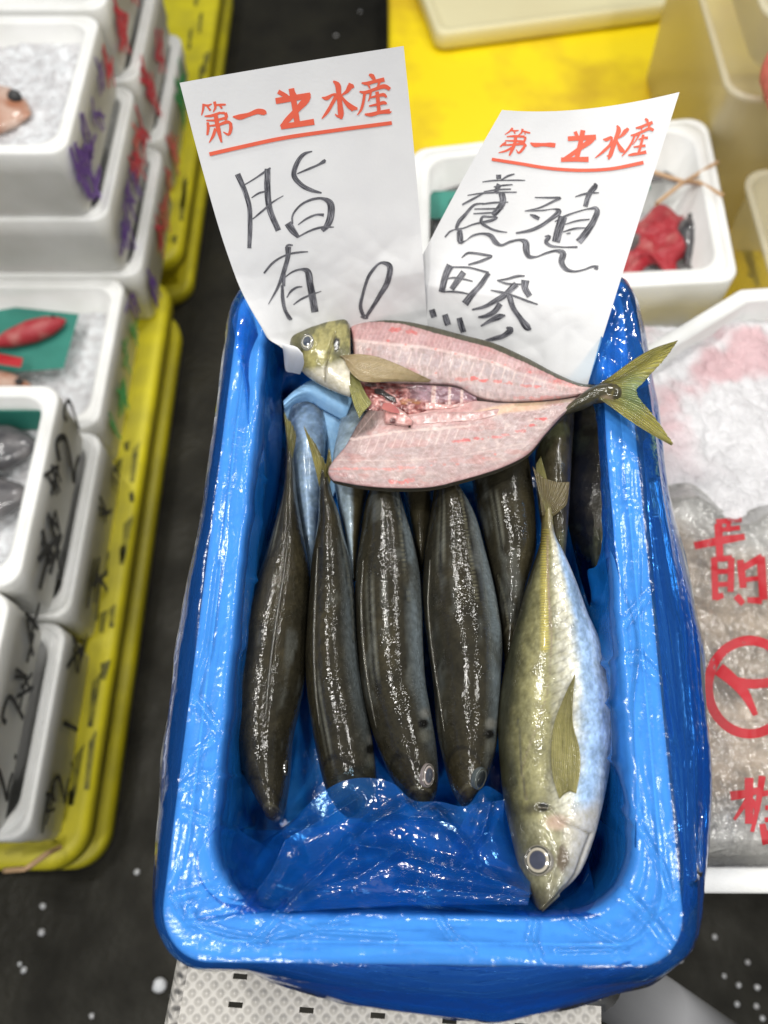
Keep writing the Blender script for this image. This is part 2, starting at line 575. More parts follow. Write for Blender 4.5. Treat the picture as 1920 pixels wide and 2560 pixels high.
# ---------------------------------------------------------------- loft helpers
def ring(quad, inset, r, n=12, m=40):
    """rounded loop inside a convex quad (counter-clockwise), same vertex count for every inset"""
    q = np.asarray(quad, float)
    k = len(q)
    lines = []
    for i in range(k):
        a, b = q[i], q[(i + 1) % k]
        d = (b - a) / np.linalg.norm(b - a)
        nrm = np.array([-d[1], d[0]])
        lines.append((a + nrm * inset, d))
    cor = []
    for i in range(k):
        (p, d), (p2, d2) = lines[i - 1], lines[i]
        t = np.linalg.solve(np.array([d, -d2]).T, p2 - p)
        cor.append(p + d * t[0])
    cor = np.array(cor)
    pts = []
    for i in range(k):
        c0, c, c1 = cor[i - 1], cor[i], cor[(i + 1) % k]
        a = (c0 - c) / np.linalg.norm(c0 - c)
        b = (c1 - c) / np.linalg.norm(c1 - c)
        half = math.acos(np.clip(a @ b, -1, 1)) / 2
        L = r / math.tan(half)
        bis = (a + b) / np.linalg.norm(a + b)
        o = c + bis * r / math.sin(half)
        p0, p1 = c + a * L - o, c + b * L - o
        a0, a1 = math.atan2(p0[1], p0[0]), math.atan2(p1[1], p1[0])
        while a1 < a0:
            a1 += 2 * math.pi
        for s in np.linspace(0, 1, n):
            an = a0 + (a1 - a0) * s
            pts.append(o + r * np.array([math.cos(an), math.sin(an)]))
        # edge to the next corner
        cn = cor[(i + 1) % k]
        c2 = cor[(i + 2) % k]
        an_ = (c - cn) / np.linalg.norm(c - cn)
        bn_ = (c2 - cn) / np.linalg.norm(c2 - cn)
        hn = math.acos(np.clip(an_ @ bn_, -1, 1)) / 2
        e = cn + an_ * r / math.tan(hn)
        s0 = pts[-1]
        for s in np.linspace(0, 1, m + 2)[1:-1]:
            pts.append(s0 + (e - s0) * s)
    return np.array(pts)


def loft(quad, prof, n=12, m=40):
    """prof rows: (inset, corner radius, z)"""
    rows = []
    for ins, r, z in prof:
        p = ring(quad, ins, r, n, m)
        rows.append(np.c_[p, np.full(len(p), z)])
    return np.array(rows)


def closed_mesh(rows):
    nr, nv = rows.shape[:2]
    F = [tuple(f) for f in gridfaces(nr, nv, True)]
    F.append(tuple(range((nr - 1) * nv, nr * nv)))
    F.append(tuple(range(nv))[::-1])
    return rows.reshape(-1, 3), F


def rect(x0, x1, y0, y1):
    return [(x0, y0), (x1, y0), (x1, y1), (x0, y1)]


def stroke(mb, pts, w, O, U_, V_, N_, off=0.0012):
    """a marker line on a flat face: pts in face units, w the width"""
    pts = resample(pts, 8 + 4 * len(pts)) if len(pts) > 2 else resample(pts, 6, False)
    T = np.gradient(pts, axis=0)
    T /= np.linalg.norm(T, axis=1)[:, None] + 1e-9
    Nn = np.c_[-T[:, 1], T[:, 0]]
    A, B = pts + Nn * w / 2, pts - Nn * w / 2
    to = lambda q: O + q[:, :1] * U_ + q[:, 1:] * V_ + N_ * off
    V = np.stack([to(A), to(B)], 1).reshape(-1, 3)
    mb.add(V, gridfaces(len(pts), 2))


def foam_box(x0, x1, y0, y1, z0, h, name='foam_fish_box', lip=0.022, depth=None, rot=0.0, quad=None):
    depth = depth or h - 0.02
    z1 = z0 + h
    q = quad or rect(x0, x1, y0, y1)
    prof = [(0.012, 0.014, z0), (0.008, 0.016, z0 + 0.004), (0.008, 0.016, z0 + h * 0.30), (0.004, 0.018, z0 + h * 0.33), (0.004, 0.018, z0 + h * 0.66),
            (0.0, 0.028, z0 + h * 0.70), (0.0, 0.03, z1 - 0.004), (0.0015, 0.03, z1 - 0.001), (0.004, 0.03, z1), (0.009, 0.032, z1),
            (0.010, 0.032, z1 - 0.002), (0.011, 0.032, z1), (lip - 0.003, 0.035, z1), (lip, 0.036, z1 - 0.003), (lip + 0.006, 0.036, z1 - depth)]
    rows = loft(q, prof, 8, 4)
    V, F = closed_mesh(rows)
    return mesh_obj(name, V, F, M['foam'])


# ================================================================= THE SETTING
g = MB()
g.add([(-8, -4, 0), (8, -4, 0), (8, 12, 0), (-8, 12, 0)], [(0, 1, 2, 3)])
fl = g.build('floor', M['floor'], smooth_=False)
fl['kind'] = 'structure'


def pallet(x0, x1, y0, y1, z0, z1, label, group='yellow plastic pallets', mk='yellow'):
    e = empty('plastic_pallet', ((x0 + x1) / 2, (y0 + y1) / 2, z0))
    tag(e, label, 'pallet', group)
    t = z1 - z0
    rows = loft(rect(x0, x1, y0, y1), [(0.01, 0.05, z1 - t * .3), (0.0, 0.06, z1 - t * .28), (0.0, 0.06, z1 - 0.012), (0.004, 0.06, z1 - 0.003), (0.012, 0.06, z1)], 10, 3)
    V, F = closed_mesh(rows)
    mesh_obj('deck', V, F, M[mk], e)
    rows = loft(rect(x0, x1, y0, y1), [(0.012, 0.05, z0), (0.004, 0.06, z0 + 0.006), (0.004, 0.06, z0 + t * .24), (0.01, 0.05, z0 + t * .26)], 10, 3)
    V, F = closed_mesh(rows)
    mesh_obj('base', V, F, M[mk], e)
    for yy in (y0 + 0.04, (y0 + y1) / 2 - .07, y1 - 0.18):
        for xx in (x0 + .03, (x0 + x1) / 2 - .06, x1 - .16):
            b = MB()
            b.box(xx, xx + .13, yy, yy + .14, z0 + t * .265, z1 - t * .305, .006)
            b.build('block', M[mk], e)
    # scuff marks and slots on the deck edge
    b = MB()
    for k in range(22):
        sx = x1 - 0.012 - random.random() ** 1.5 * 0.06
        sy = y0 + 0.05 + random.random() * (y1 - y0 - .1)
        ln = random.uniform(.006, .05) if k % 3 else .09
        b.add([(sx, sy, z1 + .001), (sx + .008, sy, z1 + .001), (sx + random.uniform(.003, .012), sy + ln, z1 + .001), (sx - .004, sy + ln * .8, z1 + .001)], [(0, 1, 2, 3)])
    b.build('scuff_marks', M['grime'], e, False)
    return e


pallet(-1.55, -0.450, 0.030, 1.175, 0.0, 0.15, 'yellow pallet under the white boxes, nearest the bottom left corner', mk='yellow_dull')
pallet(-1.55, -0.440, 1.215, 2.40, 0.0, 0.15, 'yellow pallet under the white boxes, running off the top left', mk='yellow_dull')
pallet(0.01, 1.20, 1.18, 2.40, 0.06, 0.33, 'wide bright yellow pallet behind the price cards, with the cream tray on it')
pallet(0.05, 0.72, 0.10, 1.155, 0.06, 0.33, 'yellow pallet peeking out right of the box with the red bundle')

# ---------------------------------------------------------------- white boxes on the left
XR = -0.50


def scribbles(parent, face_x, y0, z0, sets, off=0.006):
    O = np.array([face_x, y0, z0])
    for mat, strokes in sets:
        b = MB()
        for k, (pts, w) in enumerate(strokes):
            stroke(b, pts, w, O, np.array([0, 1.0, 0]), np.array([0, 0, 1.0]), np.array([1.0, 0, 0]), off + k * 0.00005)
        b.build('marker_writing', M[mat], parent, False)


def rnd_kanji(cx, cz, s, n=6):
    out = []
    for k in range(n):
        a = random.choice([0, 90, 0, 90, 45, 130, 70]) + random.uniform(-12, 12)
        x, z = cx + random.uniform(-.35, .35) * s, cz + random.uniform(-.35, .35) * s
        l = s * random.uniform(.3, .55)
        dx, dz = math.cos(R(a)) * l, math.sin(R(a)) * l
        out.append(([(x - dx, z - dz), (x + random.uniform(-.05, .05) * s, z), (x + dx, z + dz)], s * .13))
    return out


boxes = {}
H = 0.135
LB = 0.50
spec = [  # key, y0, layer count, labels top to bottom
    ('A', 1.05, 3, 0.352), ('A2', 1.42, 3, 0.36), ('B', 0.712, 1, 0.332), ('C', 0.372, 2, 0.332), ('D', 0.062, 2, 0.305)]
names = {
    'A': ['open white foam box with ice and an orange fish, topmost at upper left',
          'closed white foam box second from the top, under the box with the orange fish',
          'white foam box at the bottom of the upper left stack, on the yellow pallet'],
    'A2': ['white foam box at the top left edge, top of the furthest stack',
           'white foam box in the middle of the furthest left stack',
           'white foam box at the foot of the furthest stack, green mark on its side'],
    'B': ['open white foam box with red fish on a teal sheet, green writing on its side'],
    'C': ['open white foam box with dark squid and ice, black writing on its side',
          'white foam box directly under the box with the dark squid'],
    'D': ['white foam box at lower left with 2.7 written in black marker',
          'white foam box on the pallet at bottom left with 2.1 in black marker']}
for key, y0, n, w in spec:
    for k in range(n):                      # k = 0 is the lowest
        z0 = 0.152 + k * (H + 0.002)
        dx = random.uniform(-.004, .004) + (n - 1 - k) * 0.018 + (0.014 if key == 'B' else 0)
        xr = XR + dx + (-0.0 if key != 'A2' else 0.0)
        o = foam_box(xr - LB, xr, y0, y0 + w, z0, H)
        tag(o, names[key][n - 1 - k], 'foam box', 'white foam boxes stacked on the left pallets')
        boxes[(key, k)] = (o, xr, y0, z0)


def wr(key, k, sets):
    o, xr, y0, z0 = boxes[(key, k)]
    scribbles(o, xr - 0.004, y0, z0, sets)


def numerals(txt, x, z, s):
    G = {'2': [[(0, .75), (.25, 1), (.5, .75), (.3, .4), (0, 0), (.3, .06), (.55, 0)]], '7': [[(0, .8), (.05, 1), (.5, .98), (.25, 0)]],
         '1': [[(.25, 1), (.25, 0)]], '.': [[(.1, .05), (.2, .0)]], '4': [[(.3, 1), (0, .35), (.5, .35)], [(.35, .7), (.33, 0)]],
         '0': [[(.25, 1), (0, .5), (.25, 0), (.5, .5), (.25, 1)]], '3': [[(0, .9), (.45, .85), (.2, .5), (.5, .3), (.2, 0), (0, .1)]]}
    out = []
    for i, c in enumerate(txt):
        for st in G[c]:
            out.append(([(x + (p[0] + i * .75) * s, z + p[1] * s) for p in st], s * .13))
    return out


# faces run along +y; writing seen from the right reads with y to the right
wr('D', 1, [('black', numerals('2.7', .05, .03, .06) + rnd_kanji(.27, .07, .06, 5))])
wr('D', 0, [('black', numerals('2.1', .06, .03, .06) + rnd_kanji(.02 + .03, .09, .045, 6) + rnd_kanji(.28, .07, .06, 6))])
wr('C', 1, [('black', numerals('2', .22, .03, .085) + numerals('7', .29, .05, .06) + rnd_kanji(.07, .065, .08, 7) + rnd_kanji(.13, .075, .05, 5))])
wr('C', 0, [('black', rnd_kanji(.22, .07, .05, 5) + rnd_kanji(.08, .06, .07, 7) + rnd_kanji(.29, .05, .04, 4))])
wr('B', 0, [('green', rnd_kanji(.05, .07, .05, 4) + rnd_kanji(.12, .06, .07, 6) + rnd_kanji(.20, .07, .05, 5) + rnd_kanji(.27, .06, .05, 4)),
            ('purple', rnd_kanji(.31, .09, .06, 6))])
wr('A', 2, [('purple', rnd_kanji(.04, .05, .10, 9) + rnd_kanji(.17, .07, .05, 4) + rnd_kanji(.24, .09, .05, 4)),
            ('crimson', rnd_kanji(.31, .07, .06, 6))])
wr('A', 1, [('purple', rnd_kanji(.05, .05, .07, 7) + rnd_kanji(.13, .07, .06, 6)), ('crimson', rnd_kanji(.22, .06, .07, 7) + rnd_kanji(.31, .07, .07, 7))])
wr('A', 0, [('purple', rnd_kanji(.05, .05, .07, 7)), ('crimson', rnd_kanji(.17, .07, .07, 6)), ('coral', rnd_kanji(.24, .06, .07, 6)), ('crimson', rnd_kanji(.32, .08, .05, 5))])
wr('A', 2, [('purple', rnd_kanji(.10, .08, .06, 6))])
wr('A', 1, [('coral', rnd_kanji(.27, .08, .05, 6)), ('purple', rnd_kanji(.19, .05, .05, 6))])
wr('C', 1, [('black', rnd_kanji(.19, .10, .05, 6))])
wr('D', 1, [('black', rnd_kanji(.20, .05, .05, 6))])
wr('A2', 2, [('crimson', rnd_kanji(.06, .07, .08, 8) + rnd_kanji(.2, .07, .08, 7))])
wr('A2', 1, [('crimson', rnd_kanji(.06, .07, .09, 8) + rnd_kanji(.2, .07, .08, 6))])
wr('A2', 0, [('coral', rnd_kanji(.05, .07, .08, 6)), ('green', rnd_kanji(.22, .07, .11, 7))])


def mound(x0, x1, y0, y1, z, amp, mat, name, nx=70, ny=60, seed=0.0, parent=None, rc=0.03):
    X, Y = np.meshgrid(np.linspace(x0, x1, nx), np.linspace(y0, y1, ny), indexing='ij')
    P = np.stack([X, Y, np.full_like(X, seed)], -1)
    Z = z + amp * (fbm(P, 28) - .5) * 1.6 + amp * .6 * (fbm(P, 90) - .5)
    V = np.stack([X, Y, Z], -1).reshape(-1, 3)
    return mesh_obj(name, V, gridfaces(nx, ny), mat, parent)


def simple_fish(p0, p1, w, h, mat, name='whole_fish', bend=0.0, tail=True):
    """small background fish from snout p0 to tail p1: body, tail fin, eye"""
    p0, p1 = np.array(p0, float), np.array(p1, float)
    ax = p1 - p0
    L = np.linalg.norm(ax)
    ax /= L
    sd = np.cross(ax, [0, 0, 1])
    sd /= np.linalg.norm(sd)
    up = np.cross(sd, ax)
    t = np.linspace(0, 1, 30)
    prof = np.interp(t, [0, .06, .2, .4, .65, .86, .93, 1.0], [.03, .45, .86, 1, .75, .22, .16, .20])
    th = np.linspace(0, 2 * np.pi, 20, endpoint=False)
    ctr = p0 + t[:, None] * ax * L * .88 + sd * (bend * np.sin(t * math.pi))[:, None]
    V = ctr[:, None] + (prof[:, None] * w / 2 * np.cos(th))[..., None] * sd + (prof[:, None] * h / 2 * np.sin(th))[..., None] * up
    F = [tuple(f) for f in gridfaces(30, 20, True)] + [tuple(range(20)), tuple(range(580, 600))]
    o = mesh_obj(name, V.reshape(-1, 3), F, mat)
    if tail:
        b = MB()
        c = ctr[-1]
        for s in (1, -1):
            b.add([c, c + ax * L * .13 + sd * s * w * .5, c + ax * L * .10 + sd * s * w * .2, c + ax * L * .03,
                   c + up * .003, c + ax * L * .13 + sd * s * w * .5 + up * .002, c + ax * L * .10 + sd * s * w * .2 + up * .003, c + ax * L * .03 + up * .004],
                  [(0, 1, 2, 3), (7, 6, 5, 4), (0, 4, 5, 1), (1, 5, 6, 2), (2, 6, 7, 3)])
        b.build('tail_fin', mat, o, False)
        e = MB()
        ec = p0 + ax * L * .1 + up * h * .30 + sd * w * .15
        bm = bmesh.new()
        bmesh.ops.create_uvsphere(bm, u_segments=10, v_segments=6, radius=w * .09)
        bm.verts.index_update()
        e.add([np.array(v.co) + ec for v in bm.verts], [[v.index for v in f.verts] for f in bm.faces])
        bm.free()
        e.build('eye', M['black'], o)
    return o


ic = mound(-0.975, -0.525, 1.076, 1.380, 0.152 + 3 * H - 0.035, 0.018, M['ice'], 'crushed_ice', seed=1)
ic['kind'] = 'stuff'
tag(ic, 'crushed ice in the top left foam box', 'ice')
f = simple_fish(at(78, 285, .53), at(-330, 250, .53), .13, .05, M['orange_fish'], 'whole_fish')
tag(f, 'orange pink fish lying on ice in the top left box', 'fish')
ic = mound(-0.975, -0.53, 0.74, 1.02, 0.152 + 0.065, 0.012, M['ice'], 'crushed_ice', seed=2)
ic['kind'] = 'stuff'
tag(ic, 'ice around the red fish in the left box with green writing', 'ice')
mb = MB()
mb.add([(-.80, .84, .255), (-.585, .86, .255), (-.575, .98, .262), (-.70, 1.0, .258), (-.82, .97, .26)], [(0, 1, 2, 3, 4)])
o = mb.build('teal_sheet', M['teal'], smooth_=False)
tag(o, 'teal paper sheet under the small red fish', 'paper sheet')
for (a, b, w, mt, lb) in (((-.59, .955, .275), (-.76, .88, .272), .045, 'red_net', 'small red fish resting across the teal sheet'),
                          ((-.62, .80, .262), (-.93, .84, .262), .085, 'orange_fish', 'large orange fish at the near side of the left box, red band on it'),
                          ((-.75, .95, .272), (-.90, .92, .27), .04, 'red_net', 'small red fish at the left edge of the teal sheet')):
    f = simple_fish(a, b, w, .04, M[mt])
    tag(f, lb, 'fish')
mb = MB()
mb.add([(-.86, .862, .286), (-.70, .845, .292), (-.645, .838, .288), (-.645, .858, .288), (-.70, .868, .292), (-.86, .884, .286)], [(0, 1, 2, 3, 4, 5)])
o = mb.build('red_strip', M['red_print'], smooth_=False)
tag(o, 'red strip lying over the large orange fish', 'strip')
ic = mound(-0.975, -0.53, 0.40, 0.675, 0.152 + 0.185, 0.014, M['ice'], 'crushed_ice', seed=3)
ic['kind'] = 'stuff'
tag(ic, 'ice in the left box with the dark squid', 'ice')
for (a, b, w, lb) in (((-.54, .63, .37), (-.80, .60, .37), .09, 'dark purple squid body at the back of the box with ice'),
                      ((-.535, .545, .368), (-.80, .50, .368), .08, 'dark purple squid body nearer the front of the box with ice')):
    f = simple_fish(a, b, w, .05, M['dark_meat'], 'squid', tail=False)
    tag(f, lb, 'squid')
mb = MB()
mb.box(-.94, -.53, .672, .674, .345, .40, 0)
o = mb.build('teal_strip', M['teal'], smooth_=False)
tag(o, 'teal strip along the back wall inside the squid box', 'strip')

# rubber bands round boxes
mb = MB()
o_, xr, y0, z0 = boxes[('A', 0)]
mb.tube(resample([(-.80, y0 - .003, .30), (-.66, y0 - .006, .215), (-.515, y0 - .004, .27), (-.484, y0 + .03, .262), (-.484, y0 + .30, .24)], 24, False), .0035)
o = mb.build('rubber_band', M['rubber'])
tag(o, 'tan rubber band stretched round the lowest box of the upper left stack', 'rubber band')
mb = MB()
mb.tube(resample([(-.482, .06, .16), (-.483, .05, .20), (-.50, .030, .22), (-.54, .028, .20)], 16, False), .004)
o = mb.build('rubber_band', M['rubber'])
tag(o, 'tan rubber band at the corner of the bottom left box', 'rubber band')

# ---------------------------------------------------------------- right side
# box with dark fish behind the right price card
q = [tuple(at(x, y, 0.53)[:2]) for x, y in ((1022, 745), (1850, 702), (1768, 288), (1030, 372))]
q = [q[0], q[1], q[2], q[3]]
bx = foam_box(0, 0, 0, 0, 0.335, 0.195, quad=q, lip=.03)
tag(bx, 'open white foam box with dark fish and a red bundle behind the right price card', 'foam box')
ic = mesh = mound(0.085, 0.49, 0.80, 1.06, 0.43, 0.014, M['ice'], 'crushed_ice', seed=5)
ic['kind'] = 'stuff'
tag(ic, 'ice in the box behind the right price card', 'ice')
for (a, b, w, lb) in ((at(1060, 520, .46), at(1730, 430, .455), .12, 'large dark grey fish at the back of the box behind the price cards'),
                      (at(1420, 640, .455), at(1700, 600, .45), .09, 'dark fish half hidden by the right price card'),
                      (at(1735, 545, .465), at(1715, 680, .452), .06, 'small dark fish beside the red bundle')):
    f = simple_fish(a, b, w, .05, M['dark_meat'])
    tag(f, lb, 'fish')
_u, _v = np.meshgrid(np.linspace(0, 1, 70), np.linspace(0, 1, 60), indexing='ij')
_x = 1480 + 240 * _u + 22 * np.sin(_v * 5) + 14 * np.sin(_v * 13 + 1)
_y = 545 + 150 * _v + 26 * np.sin(_u * 6 + .5) + 10 * np.sin(_u * 17)
_b = np.minimum(1, 5 * np.minimum(np.minimum(_u, 1 - _u), np.minimum(_v, 1 - _v))) ** .6
_P = at(_x, _y, .452 + .018 * _b)
_P[..., 2] += .03 * _b * (crease(_P, 26, 4) - .4) + .012 * _b * (fbm(_P, 70, 3) - .5)
X = mesh_obj('red_bundle', _P.reshape(-1, 3), gridfaces(70, 60), M['red_net'])
tag(X, 'crumpled red bundle lying on the dark fish', 'bundle')
mb = MB()
mb.add([(.075, 1.0, .475), (.16, 1.0, .475), (.16, 1.06, .478), (.075, 1.06, .478)], [(0, 1, 2, 3)])
o = mb.build('green_sheet', M['teal'], smooth_=False)
tag(o, 'dark green sheet in the left back corner of the fish box', 'sheet')
mb = MB()
mb.add([(.40, 1.055, .485), (.445, 1.055, .485), (.445, 1.095, .487), (.40, 1.095, .487)], [(0, 1, 2, 3)])
o = mb.build('green_sheet', M['teal'], smooth_=False)
tag(o, 'small green tab right of the price card at the back of the fish box', 'sheet')
for pts, lb in (([(1600, 420), (1710, 455), (1745, 455), (1808, 490)], 'tan rubber band across the fish box, running down to its right rim'),
                ([(1640, 510), (1700, 462), (1745, 435), (1795, 405)], 'tan rubber band across the fish box, running up to its right rim')):
    P = np.array([at(x, y, 0.5315 if i == 3 else 0.526 if i == 2 else .50) for i, (x, y) in enumerate(pts)])
    mb = MB()
    mb.tube(resample(P, 20, False), .0035)
    tag(mb.build('rubber_band', M['rubber']), lb, 'rubber band')

# cream tray at the top
q = [tuple(at(x, y, 0.375)[:2]) for x, y in ((1092, 85), (1678, 8))]
d = np.array(q[1]) - np.array(q[0])
nrm = np.array([-d[1], d[0]]) / np.linalg.norm(d) * .42
q = [q[0], q[1], tuple(np.array(q[1]) + nrm), tuple(np.array(q[0]) + nrm)]
rows = loft(q, [(0.006, .02, .335), (0, .025, .34), (0, .025, .368), (.004, .025, .375), (.014, .025, .375), (.018, .022, .369), (.03, .02, .366)], 8, 4)
V, F = closed_mesh(rows)
o = mesh_obj('cream_tray', V, F, M['cream'])
tag(o, 'shallow cream plastic tray lying on the yellow pallet at the top edge', 'tray')

# cloudy plastic bins at upper right
def plastic_bin(x0, x1, y0, y1, z0, z1, label):
    rows = loft(rect(x0, x1, y0, y1), [(.03, .03, z0), (.02, .035, z0 + .006), (.006, .04, z1 - .012), (-.002, .045, z1 - .010), (-.004, .045, z1 - .002), (-.001, .045, z1),
                                       (.006, .04, z1), (.009, .04, z1 - .004), (.022, .035, z0 + .01)], 10, 5)
    V, F = closed_mesh(rows)
    return tag(mesh_obj('plastic_bin', V, F, M['bin']), label, 'plastic bin', 'cloudy cream plastic bins at upper right')


plastic_bin(.535, 1.0, 1.10, 1.60, .333, .62, 'cloudy cream bin at upper right, under the smaller one')
plastic_bin(.555, 1.0, 1.13, 1.56, .625, .72, 'small cloudy bin stacked on top at the upper right corner')
plastic_bin(.600, 1.05, .735, 1.085, .04, .50, 'cloudy cream bin right of the box with the red bundle')
mb = MB()
cO = at(1935, 150, .70)
mb.box(cO[0] + .005, cO[0] + .06, cO[1] - .07, cO[1] + .05, .640, .70, .02)
tag(mb.build('orange_container', M['coral']), 'orange container in the small cloudy bin at the right edge', 'container')

# big foam box with ice at right
ZE = 0.62
q = [tuple(at(x, y, ZE)[:2]) for x, y in ((1500, 2232), (2300, 2236), (2300, 690), (1850, 722), (1500, 934))]
rows = loft(q, [(.01, .01, .335), (.004, .012, .345), (0, .012, ZE - .004), (.002, .012, ZE), (.020, .012, ZE), (.022, .012, ZE - .004), (.026, .012, ZE - .12)], 6, 10)
V, F = closed_mesh(rows)
o = mesh_obj('large_foam_box', V, F, M['foam'])
tag(o, 'large white foam box at right filled with ice under a printed clear bag', 'foam box')
nx, ny = 150, 220
PX, PY = np.meshgrid(np.linspace(1560, 2150, nx), np.linspace(745, 2170, ny), indexing='ij')
B0 = at(PX, PY, ZE - 0.02)
bag = smooth(1290, 1400, PY + 40 * np.sin(PX / 60)) * smooth(2180, 2080, PY)
Z = ZE - 0.035 + 0.022 * (fbm(B0, 22) - .4) + .008 * fbm(B0, 90) + 0.012 * bag
fr = smooth(745, 800, PY) * smooth(2172, 2120, PY)
Z = ZE - .06 + (Z - ZE + .06) * (.3 + .7 * fr)
chm = smooth(0, 60, (PY - 722) - (1850 - PX) * 0.62)
Z = Z - .03 * (1 - chm)
V = B0.copy()
V[..., 2] = Z
nz = fbm(B0, 18)
ice = np.array([.70, .69, .70]) * np.ones(V.shape)
pk = smooth(.50, .66, fbm(B0, 11) + .12 * smooth(1200, 800, PY))[..., None]
pk = pk * smooth(1250, 1000, PY)[..., None]
ice = ice * (1 - pk * .75) + np.array([.62, .34, .36]) * pk * .75
tan = np.array([.46, .34, .24]) * (0.75 + .6 * fbm(B0, 35))[..., None]
tan = tan + np.array([.26, .22, .20]) * smooth(.5, .7, fbm(B0, 14))[..., None]
sc = (smooth(1270, 1380, PY + 30 * (fbm(B0, 30) - .5) + .5 * (1920 - PX) - 90) * smooth(2060, 1960, PY))[..., None]
colr = ice * (1 - sc) + tan * sc
o = mesh_obj('crushed_ice', V.reshape(-1, 3), gridfaces(nx, ny), pbr('ice_and_shellfish', (1, 1, 1), (.85, .85, .85), scale=60, rough=.4, vcol=True, bump=.9, bscale=120, bdist=.006, coat=.3),
             col=colr.reshape(-1, 3))
o['kind'] = 'stuff'
tag(o, 'crushed ice and packed shellfish filling the large right box', 'ice')
iceV, iceF = V.reshape(-1, 3), gridfaces(nx, ny)
# clear printed bag over it
bagtop = empty('printed_bag', at(1800, 1700, ZE))
tag(bagtop, 'clear plastic bag with red characters and round emblem on the right foam box', 'plastic bag')
PXb, PYb = np.meshgrid(np.linspace(1600, 2140, 90), np.linspace(1225, 2160, 140), indexing='ij')
_k = (PYb - 1225) / 935
PYb = PYb + (1 - _k) ** 3 * (40 * np.sin(PXb / 70) + 14 * np.sin(PXb / 29 + 1))
Bb = at(PXb, PYb, ZE - .015)
Vb = Bb.copy()
Vb[..., 2] = ZE - .004 + .008 * ridged(Bb, 24, 3) + .004 * fbm(Bb, 8) - .03 * smooth(.07, 0, _k) - .035 * smooth(2100, 2160, PYb)
bagF = gridfaces(90, 140)
mesh_obj('film', Vb.reshape(-1, 3), bagF, M['clear'], bagtop)
bb = bvh_of(Vb.reshape(-1, 3), bagF)


def ribbon_on(bvh, strokes, name, mat, parent, off=0.0005, unit=1.0, ox=0.0, oy=0.0, npts=3, taper=True, bulge=0.0, wk=1.0):
    """strokes: lists of (x, y[, w]) in some picture panel -> ribbons lying on the surface the panel shows"""
    V, F, UV = [], [], []
    for si, st in enumerate(strokes):
        st = [tuple(p) if len(p) == 3 else (p[0], p[1], 10) for p in st]
        a = np.array(st, float)
        seg = np.linalg.norm(np.diff(a[:, :2], axis=0), axis=1).sum()
        n = int(max(5, seg / unit / 4))
        a = resample(a, n) if len(a) > 2 else resample(a, n, False)
        T = np.gradient(a[:, :2], axis=0)
        T /= np.linalg.norm(T, axis=1)[:, None] + 1e-9
        Nn = np.c_[-T[:, 1], T[:, 0]]
        base = len(V)
        ok = True
        rows = []
        for i in range(n):
            for j, s in enumerate(np.linspace(-.5, .5, npts)):
                q = a[i, :2] + Nn[i] * a[i, 2] * wk * s
                h, nn = hit(bvh, ox + q[0] / unit, oy + q[1] / unit)
                if h is None:
                    ok = False
                    break
                rows.append(h + nn * (off + si * 0.000012 + bulge * (1 - 4 * s * s)))
                UV.append((s + .5 + si * 3.1, i / 6.0))
            if not ok:
                break
        if not ok:
            UV = UV[:len(V)]
            continue
        V += rows
        F += [tuple(f + base) for f in gridfaces(n, npts)]
    if not V:
        return None
    return mesh_obj(name, V, F, mat, parent, uv=UV)


c0, r0 = (1874, 1718), 104
circ = [(c0[0] + r0 * math.cos(t), c0[1] + r0 * 1.12 * math.sin(t), 24) for t in np.linspace(0, 2 * math.pi, 60)]
ribbon_on(bb, [circ, [(1796, 1672, 34), (1830, 1700, 30), (1858, 1730, 26), (1878, 1765, 18), (1889, 1788, 14)], [(1835, 1705, 26), (1880, 1710, 24), (1935, 1706, 24)], [(1925, 1700, 14), (1950, 1660, 20)]],
          'round_emblem', M['red_print'], bagtop)
# characters, bottom (partly out of frame) and middle
ribbon_on(bb, [[(1826, 1990, 24), (1860, 1985, 20), (1900, 1975, 16)], [(1872, 1945, 22), (1872, 2060, 20)], [(1868, 2000, 14), (1835, 2050, 8)],
               [(1880, 2000, 12), (1895, 2030, 14)], [(1905, 1940, 18), (1895, 2010, 14), (1880, 2080, 10)], [(1905, 1985, 14), (1970, 1975, 14)],
               [(1912, 2020, 12), (1965, 2015, 12)], [(1912, 2050, 12), (1965, 2045, 12)], [(1912, 2085, 16), (1975, 2080, 14)], [(1935, 1960, 14), (1935, 2085, 14)],
               [(1905, 2060, 16), (1915, 2110, 18)]],
          'red_character', M['red_print'], bagtop)
ribbon_on(bb, [[(1735, 1365, 18), (1800, 1352, 20), (1862, 1342, 16)], [(1795, 1310, 20), (1800, 1400, 18)], [(1785, 1395, 16), (1788, 1500, 16)],
               [(1782, 1400, 14), (1830, 1395, 14)], [(1828, 1395, 16), (1826, 1480, 16)], [(1790, 1430, 12), (1826, 1428, 12)], [(1788, 1462, 12), (1826, 1460, 12)],
               [(1788, 1495, 16), (1808, 1488, 14)], [(1850, 1400, 18), (1858, 1470, 18)], [(1858, 1420, 16), (1905, 1392, 18)], [(1902, 1392, 22), (1908, 1500, 22)],
               [(1862, 1450, 12), (1900, 1445, 12)], [(1840, 1490, 18), (1858, 1510, 16)], [(1868, 1500, 14), (1905, 1502, 18)]],
          'red_character', M['red_print'], bagtop)
bi = bvh_of(iceV, iceF)
ribbon_on(bb, [[(1790, 1305, 14), (1855, 1300, 12)], [(1820, 1295, 12), (1822, 1330, 12)], [(1800, 1325, 12), (1850, 1320, 12)]], 'red_character', M['red_print'], bagtop)

